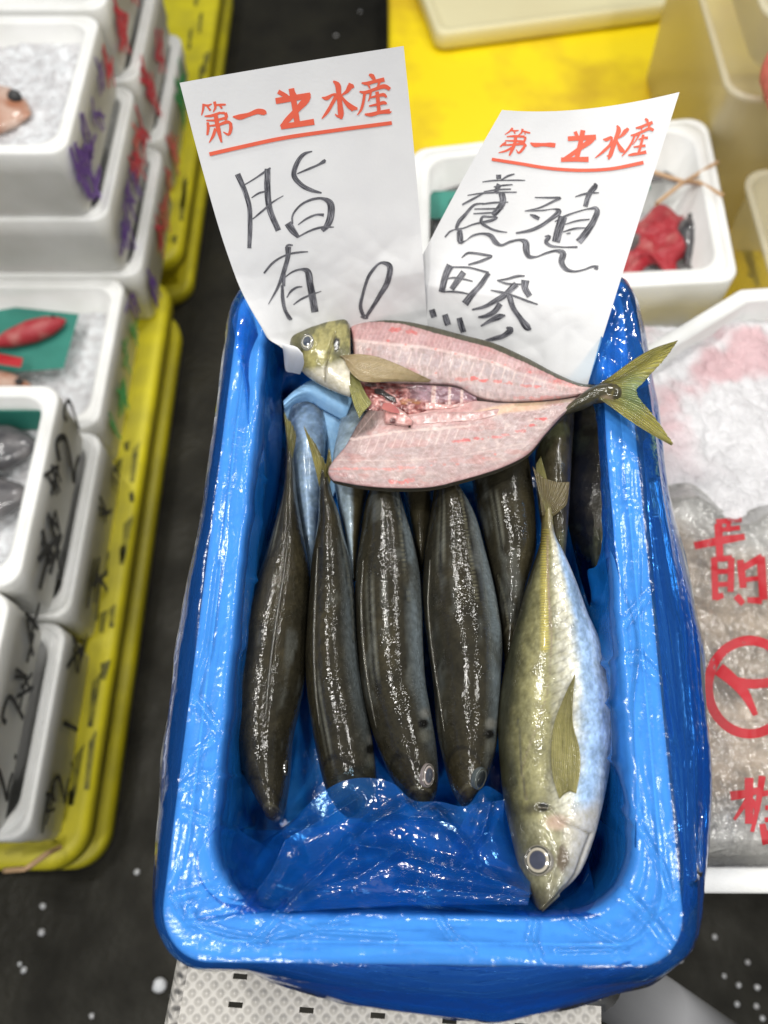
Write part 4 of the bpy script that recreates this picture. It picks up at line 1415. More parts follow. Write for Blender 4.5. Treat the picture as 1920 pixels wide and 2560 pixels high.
def dark_col(seed, lat=None, silver_side=0.0, spot=None, belly=None):
    def f(px, py, t, ph, V):
        n = fbm(V + seed, 60, 4)[..., None]
        n2 = fbm(V * np.array([1, .5, 1]) + seed, 260, 3)[..., None]
        c = OL * (1 - n) * 1.3 + OL2 * n
        c = c * (.5 + 1.0 * n2)
        lo = smooth(.15, -.65, np.sin(ph))[..., None]
        c = c * (1 - lo) + np.array([.30, .34, .36]) * lo
        if silver_side:
            sgn = np.cos(ph) if silver_side > 0 else -np.cos(ph)
            k = smooth(.35, .9, sgn)[..., None] * abs(silver_side) * 1.1 * smooth(.0, .1, t)[..., None] * smooth(.85, .55, t)[..., None]
            c = c * (1 - k) + np.array([.22, .27, .30]) * k
        if lat is not None:
            d = dseg(px, py, lat)
            k = (smooth(5, 1, d) * (.5 + .5 * np.sin(py * .8)))[..., None] * .6
            c = c * (1 - k) + np.array([.20, .19, .13]) * k
            k = (smooth(2.5, .5, np.abs(d - 5)))[..., None] * .6
            c = c * (1 - k)
        br = smooth(.5, .66, fbm(V * np.array([1, .5, 1]) + seed * 2, 34, 3))[..., None] * .7
        c = c * (1 - br) + np.array([.036, .030, .015]) * (.5 + n2) * br
        # folded fin line along the back and grooves beside it
        cx_ = np.cos(ph)
        for off_, w_, cc_ in ((-.58, .020, .012), (-.50, .014, .16), (-.66, .012, .10)):
            wob = .03 * np.sin(t * 9 + seed)
            k = (smooth(w_, w_ * .3, np.abs(cx_ - off_ - wob)) * smooth(.15, .3, t) * smooth(.82, .7, t) * (np.sin(ph) > 0))[..., None] * .7
            c = c * (1 - k) + np.array([cc_, cc_, cc_ * .8]) * k
        # gill cover edge and head plates
        k = (smooth(.010, .002, np.abs(t - .80 - .035 * np.sin(ph * 2 + .6))) * (np.sin(ph) > 0))[..., None] * .6
        c = c * (1 - k) + .006 * k
        k = (smooth(.012, .003, np.abs(t - .875 - .02 * np.cos(ph * 2))) * (np.sin(ph) > 0))[..., None] * .4
        c = c * (1 - k) + np.array([.12, .11, .07]) * k
        # pale slime smears and fine scale rows
        sm = (smooth(.60, .74, fbm(V * np.array([1.3, .4, 1]) + seed * 3 + 5, 70, 4)))[..., None] * .35
        c = c * (1 - sm) + np.array([.14, .15, .14]) * sm
        hs = (.5 + .5 * np.sin((py + 5 * np.sin(px * .35)) * .9))[..., None]
        c = c * (.82 + .3 * hs)
        if spot is not None:
            d = np.hypot(px - spot[0], (py - spot[1]) * 1.1)
            k = smooth(16, 10, d)[..., None]
            c = c * (1 - k) + .006 * k
            d = np.hypot(px - spot[0] - 6, (py - spot[1] + 26) * 1.0)
            k = smooth(20, 4, d)[..., None] * .8
            c = c * (1 - k) + np.array([.22, .22, .20]) * k
            d = np.hypot(px - spot[0] - 6, (py - spot[1] - 30) * .9)
            k = smooth(22, 4, d)[..., None] * .5
            c = c * (1 - k) + np.array([.16, .16, .13]) * k
        return c
    return f


def gill_bump(poly):
    def f(px, py, t, ph):
        return -.0012 * smooth(7, 0, dseg(px, py, poly))
    return f


FG = 'whole striped jack fish lying in the blue lined box'
taper_u = [.004, .012, .022, .032, .038, .040, .040, .038, .032, .022, .008]


def dark_fish(label, rows, zt, hu, hd, **kw):
    r = np.array(rows, float)
    c = at((r[:, 0] + r[:, 2]).mean() / 2, (r[:, 1] + r[:, 3]).mean() / 2, zt[len(zt) // 2])
    e = empty('whole_fish', c)
    tag(e, label, 'fish', FG)
    spot = kw.pop('spot', None)
    lat = kw.pop('lat', None)
    seed = kw.pop('seed', 1.0)
    ss = kw.pop('silver_side', 0.0)
    colf = kw.pop('colf', None) or dark_col(seed, lat, ss, spot)
    o, b = fish_body('body', rows, zt, hu, hd, colf, kw.pop('mat', M['skin']), e, **kw)
    return e, b


# hidden lower layer first
e, b = dark_fish('dark fish in the lower layer, seen between the second and third fish from left',
                 [(860, 1000, 960, 1000), (845, 1080, 950, 1080), (832, 1150, 940, 1150), (836, 1210, 925, 1210), (850, 1290, 908, 1290), (868, 1380, 895, 1380), (880, 1450, 888, 1450)],
                 [0.795, 0.795, 0.79, 0.785], [.01, .02, .022, .02, .004], [.01, .02, .02, .02, .004], seed=4.0, mat=M['silver'],
                 colf=lambda px, py, t, ph, V: (lambda k, n: (np.array([.36, .46, .56]) * (1 - k) + OL2 * 1.8 * k) * (.6 + .8 * n))(smooth(-.2, .35, np.cos(ph) + .3 * (fbm(V, 80) - .5))[..., None], fbm(V, 160)[..., None]))
e, b = dark_fish('pale blue silver fish belly below the two left tails',
                 [(722, 1000, 815, 1000), (722, 1100, 815, 1100), (735, 1200, 805, 1200), (750, 1300, 800, 1300), (766, 1400, 790, 1400), (776, 1450, 782, 1450)],
                 [0.78, 0.78, 0.775, 0.77], [.012, .02, .02, .015, .003], [.01, .02, .02, .02, .003], mat=M['silver'],
                 colf=lambda px, py, t, ph, V: np.array([.22, .32, .48]) * (.45 + 1.1 * fbm(V, 90)[..., None]) + np.array([.10, .12, .14]) * smooth(.5, .7, fbm(V, 300))[..., None])
e, b = dark_fish('dark fish in the lower layer, seen between the two middle fish',
                 [(1000, 1120, 1095, 1120), (1008, 1230, 1084, 1230), (1022, 1310, 1078, 1310), (1040, 1400, 1062, 1400), (1048, 1430, 1055, 1430)],
                 [0.78, 0.78, 0.775], [.012, .02, .015, .003], [.01, .02, .02, .003], seed=6.0)
e, b = dark_fish('dark fish head under the opened fish at the right wall',
                 [(1395, 1000, 1432, 1000), (1365, 1050, 1434, 1050), (1340, 1120, 1430, 1110), (1340, 1200, 1424, 1200), (1352, 1290, 1420, 1290), (1375, 1380, 1414, 1370), (1392, 1450, 1408, 1450)],
                 [0.805, 0.805, 0.8, 0.795], [.012, .025, .03, .02, .005], [.01, .02, .02, .02, .004], seed=8.0,
                 colf=lambda px, py, t, ph, V: (OL2 * 1.1 * (.35 + 1.3 * fbm(V, 110)[..., None]) + np.array([.05, .06, .03]) * smooth(.5, .65, fbm(V, 40))[..., None]))
fin('side_fin', [[(1378, 1310), (1362, 1270), (1345, 1215), (1340, 1160)], [(1384, 1312), (1378, 1270), (1368, 1200), (1352, 1140)]], (.82, .83), fincol((.30, .27, .08), (.10, .10, .04), 8, 3), e)
e, b = dark_fish('large dark fish lying deeper, between the middle pair and the silver fish',
                 [(1175, 1090, 1300, 1085), (1172, 1130, 1315, 1120), (1185, 1228, 1328, 1200), (1200, 1302, 1338, 1300), (1218, 1400, 1338, 1390), (1238, 1490, 1315, 1480), (1250, 1580, 1292, 1580), (1262, 1660, 1275, 1660)],
                 [0.795, 0.795, 0.79, 0.785, 0.78], [.02, .03, .032, .03, .02, .005], [.02, .03, .03, .03, .02, .01], seed=10.0, lat=[(1245, 1440), (1262, 1500), (1272, 1570)])
# front row
f1r = [(722, 1070, 730, 1070), (716, 1120, 733, 1115), (714, 1180, 738, 1175), (706, 1250, 744, 1240), (690, 1310, 757, 1320), (662, 1400, 773, 1410), (635, 1480, 776, 1490), (608, 1570, 770, 1575), (590, 1665, 764, 1680),
       (582, 1760, 748, 1770), (592, 1851, 731, 1850), (607, 1928, 726, 1925), (632, 1980, 720, 1982), (657, 2025, 712, 2025), (667, 2044, 704, 2044), (680, 2052, 694, 2052)]
e, b = dark_fish('leftmost whole dark fish, back upward, blunt snout pointing to the camera', f1r, [0.805, 0.8, 0.79, 0.787, 0.785, 0.785, 0.787, 0.79], [.004, .008, .018, .030, .036, .038, .038, .036, .030, .022, .010],
                 [.004, .008, .018, .030, .038, .042, .042, .040, .030, .022, .010], seed=12.0, bumpf=lambda px, py, t, ph: -.0012 * smooth(4, 0, dseg(px, py, [(722, 1150), (722, 1330), (706, 1460), (672, 1640), (660, 1800), (662, 1880)])) * smooth(0, .3, np.sin(ph)))
eye('eye', 714, 1920, b, .0062, e, asp=.6, ringc=(.05, .05, .045), pupil=.7, pupc=(.012, .012, .012))
fin('tail_fin', [[(722, 1145), (716, 1090), (708, 1020)], [(726, 1145), (726, 1100), (733, 1060)], [(731, 1145), (738, 1110), (742, 1085)]], (.808, .815), fincol((.22, .20, .06), (.07, .07, .03), 8, 1), e, jag=.1)
mb = MB()
dl = [(722, 1330), (706, 1460), (682, 1600), (668, 1720)]
for k in range(0):
    pass
def back_fin(parent, bvh, pts, rad=.0013):
    P = []
    for x, y in resample(pts, 40):
        h, nn = hit(bvh, x, y)
        if h is not None:
            P.append(h + nn * rad * .3)
    if len(P) > 5:
        n = len(P)
        mb = MB()
        mb.tube(P, rad * np.sin(np.linspace(.15, math.pi - .1, n)) ** .6, 8)
        mesh_obj('dorsal_fin', mb.V, mb.F, M['back_fin'], parent)


M['back_fin'] = pbr('folded_back_fin', (.022, .020, .013), (.07, .065, .045), scale=220, rough=.4, coat=.8, coatr=.06, bump=.4, bscale=400)
back_fin(e, b, [(722, 1330), (706, 1460), (684, 1600), (670, 1720), (664, 1800)])
f2r = [(801, 1180, 818, 1180), (799, 1215, 825, 1212), (797, 1250, 833, 1245), (796, 1300, 850, 1293), (789, 1355, 863, 1350), (780, 1410, 877, 1407), (775, 1482, 887, 1482), (768, 1570, 892, 1570), (764, 1660, 900, 1660),
       (770, 1755, 914, 1755), (785, 1847, 930, 1840), (802, 1930, 940, 1920), (815, 1975, 942, 1975), (840, 2020, 930, 2020), (868, 2045, 905, 2045)]
e, b = dark_fish('second dark fish from left, forked olive tail upright behind it', f2r, [0.82, 0.815, 0.8, 0.79, 0.787, 0.785, 0.785, 0.785], [.006, .010, .022, .034, .040, .040, .040, .036, .03, .02, .008],
                 [.006, .01, .022, .034, .04, .042, .042, .04, .03, .02, .01], seed=14.0, spot=(926, 1873), silver_side=.5, lat=[(845, 1290), (865, 1400), (880, 1500), (885, 1600)])
fin('tail_fin', [[(800, 1225), (790, 1180), (772, 1110), (756, 1055)], [(804, 1222), (800, 1170), (790, 1120), (774, 1085)], [(808, 1215), (808, 1180), (804, 1140), (790, 1110)],
                 [(812, 1215), (813, 1190), (814, 1170), (815, 1160)], [(816, 1215), (820, 1180), (822, 1150), (822, 1118)], [(822, 1220), (828, 1190), (830, 1160), (825, 1120)]],
    (.818, .838), fincol((.30, .26, .075), (.10, .09, .03), 16, 2), e, jag=.06)
back_fin(e, b, [(795, 1370), (790, 1480), (786, 1600), (790, 1720), (800, 1820)])
f3r = [(945, 1150, 980, 1150), (938, 1190, 987, 1190), (925, 1225, 996, 1225), (911, 1277, 1010, 1277), (899, 1358, 1034, 1358), (889, 1439, 1050, 1439), (888, 1521, 1056, 1521), (893, 1610, 1058, 1610), (901, 1707, 1064, 1707),
       (915, 1777, 1076, 1777), (936, 1847, 1088, 1847), (968, 1925, 1096, 1925), (1000, 1980, 1092, 1980), (1030, 2015, 1075, 2015), (1045, 2030, 1060, 2030)]
e, b = dark_fish('third dark fish from left, with a pale ringed eye showing', f3r, [0.815, 0.805, 0.795, 0.79, 0.79, 0.788, 0.787, 0.787], [.010, .018, .030, .036, .040, .041, .041, .038, .032, .024, .008],
                 [.01, .018, .03, .036, .04, .042, .042, .04, .03, .02, .01], seed=16.0, silver_side=.8, spot=(1058, 1809),
                 lat=[(994, 1225), (1003, 1330), (1014, 1430), (1020, 1500)])
eye('eye', 1067, 1938, b, .0088, e, asp=.68, ringc=(.34, .29, .27), pupil=.60, pupc=(.05, .055, .07))
back_fin(e, b, [(909, 1400), (904, 1500), (910, 1620), (926, 1740), (942, 1820)])
f4r = [(1096, 1150, 1125, 1150), (1090, 1190, 1136, 1190), (1084, 1225, 1147, 1225), (1074, 1302, 1188, 1302), (1063, 1380, 1212, 1385), (1056, 1465, 1232, 1465), (1060, 1545, 1247, 1545), (1069, 1610, 1254, 1610), (1083, 1708, 1252, 1708),
       (1091, 1817, 1246, 1817), (1106, 1890, 1238, 1885), (1128, 1970, 1212, 1960), (1150, 2008, 1186, 2000), (1158, 2018, 1172, 2014)]
e, b = dark_fish('fourth dark fish from left, beside the silver fish', f4r, [0.815, 0.805, 0.795, 0.792, 0.792, 0.79, 0.79, 0.79], [.010, .018, .032, .038, .042, .043, .042, .038, .032, .022, .006],
                 [.01, .018, .03, .036, .04, .042, .042, .04, .03, .02, .01], seed=18.0, silver_side=.9, spot=(1222, 1835),
                 lat=[(1150, 1225), (1170, 1330), (1184, 1430), (1195, 1500)])
eye('eye', 1197, 1945, b, .0085, e, asp=.75, ringc=(.10, .12, .12), pupil=.7, pupc=(.015, .018, .02))

back_fin(e, b, [(1076, 1400), (1072, 1520), (1084, 1640), (1102, 1760), (1112, 1830)])

# --- the silver fish
sr = [(1357, 1275, 1379, 1275), (1354, 1310, 1382, 1310), (1352, 1350, 1389, 1350), (1338, 1397, 1411, 1395), (1316, 1465, 1438, 1458), (1294, 1545, 1468, 1540), (1277, 1606, 1497, 1606), (1256, 1700, 1518, 1695), (1246, 1803, 1530, 1803),
      (1249, 1900, 1525, 1905), (1260, 2000, 1508, 2000), (1282, 2105, 1482, 2100), (1303, 2190, 1450, 2178), (1325, 2240, 1405, 2232), (1339, 2264, 1374, 2262), (1350, 2277, 1357, 2277)]
gillp = [(1345, 2018), (1378, 2020), (1405, 2050), (1450, 2070), (1478, 2084), (1462, 2124), (1440, 2185), (1405, 2235)]
prep = [(1330, 2062), (1362, 2078), (1380, 2110), (1388, 2150), (1372, 2200)]
mouth = [(1350, 2276), (1368, 2262), (1392, 2240), (1412, 2215)]
lats = [(1369, 1340), (1369, 1400), (1371, 1471), (1377, 1573), (1378, 1640), (1366, 1740), (1345, 1810), (1318, 1880), (1304, 1925), (1316, 2000)]
scut = [(1362, 1330), (1362, 1400), (1361, 1480), (1362, 1560), (1362, 1620)]


def silver_col(px, py, t, ph, V):
    u = -np.cos(ph)                       # +1 dorsal (left), -1 belly
    n1 = fbm(V * np.array([1, .6, 1]), 110, 4)
    n2 = fbm(V * np.array([1.6, .7, 1]), 420, 3)
    n3 = fbm(V, 45, 3)
    mid = np.array([.66, .65, .56])
    olive = np.array([.185, .175, .085])
    dk = np.array([.040, .040, .022])
    blue = np.array([.38, .55, .82])
    white = np.array([.72, .72, .70])
    xx = u + .22 * (n3 - .5) + .25 * (n1 - .5)
    c = np.ones(V.shape) * mid
    k = smooth(-.10, .30, xx)[..., None]
    c = c * (1 - k) + olive * 1.5 * k
    k = smooth(.62, .92, xx)[..., None]
    c = c * (1 - k) + dk * k
    k = smooth(-.12, -.45, xx)[..., None] * smooth(.02, .2, t)[..., None]
    c = c * (1 - k) + blue * k
    k = smooth(-.55, -.95, u + .3 * (n3 - .5))[..., None] * .6
    c = c * (1 - k) + white * k
    c = c * (.35 + 1.15 * n1)[..., None] * (.55 + .9 * n2)[..., None]
    # mottled dark blotches on the back
    k = (smooth(.50, .62, fbm(V * np.array([1.4, .7, 1]) + 3, 75)) * smooth(.0, .3, u) * smooth(.78, .7, t))[..., None] * .30
    c = c * (1 - k) + dk * k
    # myomere streaks
    st = np.sin((py + .55 * (px - 1380) * np.sign(px - 1375)) * .26 + 6 * n1)
    k = (smooth(.55, 1, st) * smooth(.6, .1, np.abs(u)) * .30)[..., None]
    c = c * (1 - k * .9)
    # yellow scutes and lateral line
    k = (smooth(15, 4, dseg(px, py, scut)) * (.55 + .45 * np.sin(py * .95)))[..., None]
    c = c * (1 - k) + np.array([.56, .47, .10]) * k
    d = dseg(px, py, lats)
    k = (smooth(4.5, 1, d) * (.5 + .5 * np.sin(py * .95)))[..., None] * .75
    c = c * (1 - k) + np.array([.20, .16, .12]) * k
    k = (smooth(5, 0, dseg(px, py, lats[:5])) * smooth(1700, 1500, py))[..., None] * .45
    c = c * (1 - k) + np.array([.30, .20, .18]) * k
    # tail stalk darker
    k = smooth(1400, 1290, py)[..., None] * .75
    c = c * (1 - k) + np.array([.20, .16, .06]) * (.6 + .8 * n1[..., None]) * k
    # head
    hd_ = smooth(2010, 2060, py + .25 * (px - 1380))[..., None]
    headc = np.array([.26, .25, .16]) * (.15 + 1.6 * n1)[..., None] * (.5 + n2)[..., None]
    hc2 = np.array([.60, .56, .50]) * (.7 + .5 * n1)[..., None]
    kk = smooth(1390, 1445, px)[..., None]
    headc = headc * (1 - kk) + hc2 * kk
    c = c * (1 - hd_ * .85) + headc * hd_ * .85
    k = smooth(2190, 2260, py)[..., None] * smooth(1420, 1380, px)[..., None] * .85
    c = c * (1 - k) + np.array([.07, .065, .045]) * k
    k = smooth(60, 10, np.hypot(px - 1300, (py - 2090) * .5))[..., None] * .6
    c = c * (1 - k) + dk * 1.5 * k
    k = (smooth(26, 12, np.hypot((px - 1406) * 1.3, (py - 2145) * .6) + 10 * (n2 - .5)))[..., None] * .95
    c = c * (1 - k) + np.array([.10, .075, .05]) * k
    k = smooth(30, 8, np.hypot((px - 1335) * .55, (py - 2022) * 1.4) + 14 * (n1 - .5))[..., None] * .75
    c = c * (1 - k) + np.array([.05, .045, .03]) * k
    k = smooth(17, 10, np.hypot((px - 1359), (py - 2017) * 1.2))[..., None]
    c = c * (1 - k) + .006 * k
    k = smooth(28, 10, np.hypot((px - 1392) * .7, (py - 2056)))[..., None] * .5
    c = c * (1 - k) + np.array([.62, .40, .36]) * k
    k = smooth(4, 1, dseg(px, py, gillp))[..., None] * .6
    c = c * (1 - k) + np.array([.14, .12, .08]) * k
    k = smooth(3, 1, dseg(px, py, mouth))[..., None] * .8
    c = c * (1 - k) + .02 * k
    k = smooth(3, 1, dseg(px, py, [(1296, 1800), (1304, 1925), (1316, 2000)]))[..., None] * .6
    c = c * (1 - k) + .06 * k
    return c


def silver_bump(px, py, t, ph):
    g_ = -.0016 * smooth(8, 0, dseg(px, py, gillp)) - .0008 * smooth(6, 0, dseg(px, py, prep)) - .0012 * smooth(5, 0, dseg(px, py, mouth))
    g_ = g_ + .0008 * smooth(13, 3, dseg(px, py, scut)) * (.5 + .5 * np.sin(py * .95))
    g_ = g_ + .0010 * smooth(45, 30, np.hypot(px - 1347, py - 2151))
    return g_


e, b = dark_fish('bright silver gold fish at right lying on its side, snout down', sr, [.815, .813, .81, .806, .806, .808, .812, .818, .830, .848],
                 [.008, .010, .018, .026, .030, .031, .030, .027, .022, .014, .004], [.008, .01, .018, .026, .03, .03, .03, .026, .02, .012, .004],
                 mat=M['silver'], colf=silver_col, bumpf=silver_bump, n=420, m=150)
eye('eye', 1347, 2151, b, .0100, e, asp=1.0, pupil=.58, ringc=(.42, .38, .30), bulge=.26, pupc=(.05, .055, .08))
fin('pectoral_fin', [[(1398, 1998), (1382, 1944), (1377, 1871), (1383, 1817), (1401, 1763), (1432, 1690)], [(1410, 1985), (1402, 1920), (1400, 1850), (1405, 1800), (1416, 1755), (1432, 1692)],
                     [(1424, 1978), (1425, 1920), (1420, 1850), (1420, 1800), (1424, 1750), (1433, 1693)], [(1439, 1984), (1448, 1925), (1445, 1871), (1430, 1817), (1429, 1745), (1433, 1694)]],
    (.81, .81), fincol((.36, .33, .13), (.09, .08, .025), 15, 4), e, bvh=b, off=.0032, ripple=.0004, ncol=150, m=50)
fin('tail_fin', [[(1356, 1290), (1350, 1250), (1342, 1210), (1331, 1165)], [(1362, 1288), (1362, 1250), (1360, 1215), (1358, 1195)], [(1370, 1285), (1375, 1255), (1385, 1225), (1392, 1205)],
                 [(1376, 1288), (1392, 1260), (1408, 1235), (1424, 1205)], [(1381, 1292), (1402, 1275), (1415, 1262), (1420, 1245)]], (.820, .832), fincol((.15, .12, .045), (.07, .05, .03), 18, 7), e)

# --- light blue foam pad in the far left corner of the box
mb = None
pad = None
for nm, top, bot, lf, rt, zt, zb, bow in (
        ('lower_sheet', [(709, 1008), (760, 985), (850, 1020), (900, 1010)], [(722, 1180), (760, 1250), (810, 1260), (860, 1150)], None, None, .792, .758, -.004),
        ('folded_flap', [(708, 1002), (738, 975), (783, 950), (843, 975), (884, 992)], [(712, 1024), (738, 1004), (765, 998), (808, 1022), (860, 1050)], None, None, .808, .80, .010)):
    px, py = coons(top, bot, None, None, 60, 40)
    s = np.linspace(0, 1, 40)[None] * np.ones((60, 1))
    P = at(px, py, zt * (1 - s) + zb * s + bow * np.sin(s * math.pi))
    n0 = P.shape[0] * P.shape[1]
    g0 = gridfaces(60, 40)
    Vf = np.r_[P.reshape(-1, 3), P.reshape(-1, 3) - np.array([0, 0, .004])]
    brd = [a * 40 for a in range(60)] + [59 * 40 + b_ for b_ in range(1, 40)] + [a * 40 + 39 for a in range(58, -1, -1)] + list(range(38, 0, -1))
    Fp = [tuple(f) for f in g0] + [tuple(f + n0)[::-1] for f in g0] + [(a, c_, c_ + n0, a + n0) for a, c_ in zip(brd, brd[1:] + brd[:1])]
    if pad is None:
        pad = mesh_obj('foam_pad', Vf, Fp, M['pad'])
        tag(pad, 'folded pale blue foam sheet under the head of the opened fish', 'foam sheet')
    else:
        mesh_obj(nm, Vf, Fp, M['pad'], pad)

# ================================================================= THE OPENED FISH
of = empty('opened_fish', at(1100, 1000, .83))
tag(of, 'butterflied fish with pink flesh showing, laid across the box with its tail over the rim', 'fish')


def zline(px):
    return np.interp(px, [700, 880, 1200, 1480, 1520, 1700], [.838, .846, .852, .860, .866, .872])


def slab(name, top, bot, mat, colf, left=None, right=None, thick=.012, puff=.008, nu=420, nv_=160, zoff=0.0, pk=.35, noise=.0012, under=(.05, .045, .03), edge_k=6):
    px, py = coons(top, bot, left, right, nu, nv_)
    s = np.linspace(0, 1, nv_)[None] * np.ones((nu, 1))
    u = np.linspace(0, 1, nu)[:, None] * np.ones((1, nv_))
    rim = np.minimum(1, np.minimum(s, 1 - s) * edge_k) ** pk
    rimu = np.minimum(1, np.minimum(u, 1 - u) * 14) ** pk
    z = zline(px) + zoff - puff + puff * rim * rimu
    P0 = at(px, py, z)
    z = z + noise * (fbm(P0, 60, 4) - .5) * 2 * rim
    P = at(px, py, z)
    col = colf(px, py, u, s, P)
    Q = P.copy()
    cx, cy = px.mean(), py.mean()
    Q[..., 2] -= thick * (.3 + .7 * rim * rimu)
    n0 = nu * nv_
    g0 = gridfaces(nu, nv_)
    brd = [a * nv_ for a in range(nu)] + [(nu - 1) * nv_ + b_ for b_ in range(1, nv_)] + [a * nv_ + nv_ - 1 for a in range(nu - 2, -1, -1)] + list(range(nv_ - 2, 0, -1))
    F = [tuple(f) for f in g0] + [tuple(f + n0)[::-1] for f in g0] + [(a, c_, c_ + n0, a + n0) for a, c_ in zip(brd, brd[1:] + brd[:1])]
    c2 = np.ones((n0, 3)) * np.array(under)
    V = np.r_[P.reshape(-1, 3), Q.reshape(-1, 3)]
    o = mesh_obj(name, V, F, mat, of, col=np.r_[col.reshape(-1, 3), c2])
    return o, bvh_of(P.reshape(-1, 3), g0)


PINK = np.array([.43, .285, .28])
PALE = np.array([.54, .45, .42])
REDD = np.array([.45, .05, .045])
WHT = np.array([.66, .52, .48])


def dashes(c, px, py, pts, w, h, col, k0=.85):
    n = fbm(np.stack([px, py, 0 * px], -1), .15, 2)
    g_ = np.random.default_rng(int(abs(pts[0][0]) + w))
    for (x, y) in pts:
        x, y = x + g_.normal() * w * .3, y + g_.normal() * h * .25
        k = smooth(1.15, .55, np.hypot((px - x) / w, (py - y) / h) + 1.5 * (n - .5))[..., None] * k0 * g_.uniform(.55, 1.0)
        c = c * (1 - k) + np.array(col) * k
    return c


top_edge = [(868, 803), (885, 801), (946, 799), (1010, 803), (1072, 815), (1160, 838), (1227, 855), (1312, 892), (1396, 936), (1447, 957), (1497, 964), (1506, 966)]
mid_edge = [(884, 890), (900, 945), (960, 955), (1080, 960), (1150, 968), (1186, 990), (1240, 1003), (1320, 1004), (1400, 997), (1467, 984), (1506, 968)]


def upper_col(px, py, u, s, P):
    q = np.stack([px, py, 0 * px], -1)
    n = fbm(q, .03, 4)[..., None]
    n2 = fbm(q * np.array([1, .35, 1]), .22, 3)[..., None]
    c = (PINK * (1 - n) + PALE * n) * .88
    c = c * (.55 + .9 * n2)
    gy = smooth(.48, .62, fbm(q + 31, .055, 3))[..., None] * .45
    c = c * (1 - gy) + np.array([.36, .30, .31]) * gy
    bl = smooth(.60, .70, fbm(q * np.array([.4, 1, 1]) + 51, .05, 3))[..., None] * .35
    c = c * (1 - bl) + np.array([.46, .14, .13]) * bl
    # dorsal band redder with fine streaks
    mid = [(880, 850), (950, 858), (1060, 868), (1150, 885), (1230, 905), (1300, 935), (1380, 960), (1450, 968)]
    d = np.interp(px, [p[0] for p in mid], [p[1] for p in mid])
    k = smooth(5, -8, py - d)[..., None] * .45
    st = (.5 + .5 * np.sin((px + .5 * py) * .55))[..., None]
    c = c * (1 - k) + np.array([.45, .20, .205]) * (.82 + .3 * st) * k
    k = smooth(6, 1, np.abs(py - d))[..., None] * .55
    c = c * (1 - k) + WHT * k
    # greyish vertebra cells in the middle band
    d2 = np.interp(px, [880, 1000, 1150, 1300, 1450], [890, 890, 912, 945, 972])
    cell = np.abs(((px - 868) / 26 + (py - d2) * .012) % 1 - .5)
    band = (smooth(18, 12, np.abs(py - d2)) * smooth(960, 1030, px) * smooth(1420, 1330, px))[..., None]
    c = c * (1 - band * .38) + np.array([.40, .34, .35]) * band * .38
    k = (smooth(.40, .47, cell))[..., None] * band * .6
    c = c * (1 - k) + WHT * k
    d3 = np.interp(px, [880, 1000, 1150, 1300, 1450], [900, 915, 940, 968, 982])
    band = (smooth(18, 10, np.abs(py - d3 - 14)) * smooth(1150, 1220, px) * smooth(1480, 1380, px))[..., None]
    c = c * (1 - band * .4) + np.array([.42, .33, .33]) * band * .4
    c = dashes(c, px, py, [(1180, 946), (1211, 951), (1244, 954), (1275, 956), (1310, 962), (1347, 966)], 12, 5, (.58, .05, .04))
    c = dashes(c, px, py, [(978, 826), (998, 827), (1022, 829), (1041, 833)], 9, 6, (.50, .09, .08), .8)
    c = dashes(c, px, py, [(972, 850), (1015, 860), (1090, 872), (1140, 884), (1202, 898), (1234, 906), (1262, 912), (1325, 930), (1090, 932), (1149, 952)], 4, 3, (.60, .10, .09), .7)
    c = dashes(c, px, py, [(1392, 950), (1400, 956), (1425, 962), (1150, 948), (1380, 992), (1340, 998), (1300, 994)], 22, 5, (.62, .16, .14), .55)
    k = smooth(1330, 1450, px)[..., None] * .35 * n2
    c = c * (1 - k) + np.array([.60, .18, .17]) * k
    k = smooth(895, 872, px)[..., None] * .5
    c = c * (1 - k) + np.array([.58, .22, .22]) * k
    # dark skin along the top edge
    skw = np.interp(px, [868, 1000, 1080, 1300, 1500], [3, 6, 13, 14, 6])
    te = np.interp(px, [p[0] for p in top_edge], [p[1] for p in top_edge])
    k = smooth(skw + 2, skw - 1, py - te + 2 * (n2[..., 0] - .5))[..., None]
    c = c * (1 - k) + np.array([.055, .052, .03]) * (.6 + .8 * n2) * k
    return c


up_o, up_b = slab('upper_fillet', top_edge, mid_edge, M['flesh'], upper_col, left=[(868, 803), (876, 825), (881, 855), (884, 890)], puff=.006, thick=.013, noise=.0012)

low_top = [(926, 1015), (960, 1024), (1010, 1034), (1066, 1025), (1130, 1017), (1186, 1002), (1240, 1006), (1320, 1006), (1400, 999), (1467, 988)]
low_bot = [(834, 1203), (899, 1215), (993, 1222), (1087, 1218), (1150, 1203), (1200, 1189), (1261, 1168), (1322, 1135), (1363, 1087), (1406, 1040), (1440, 1010), (1467, 990)]


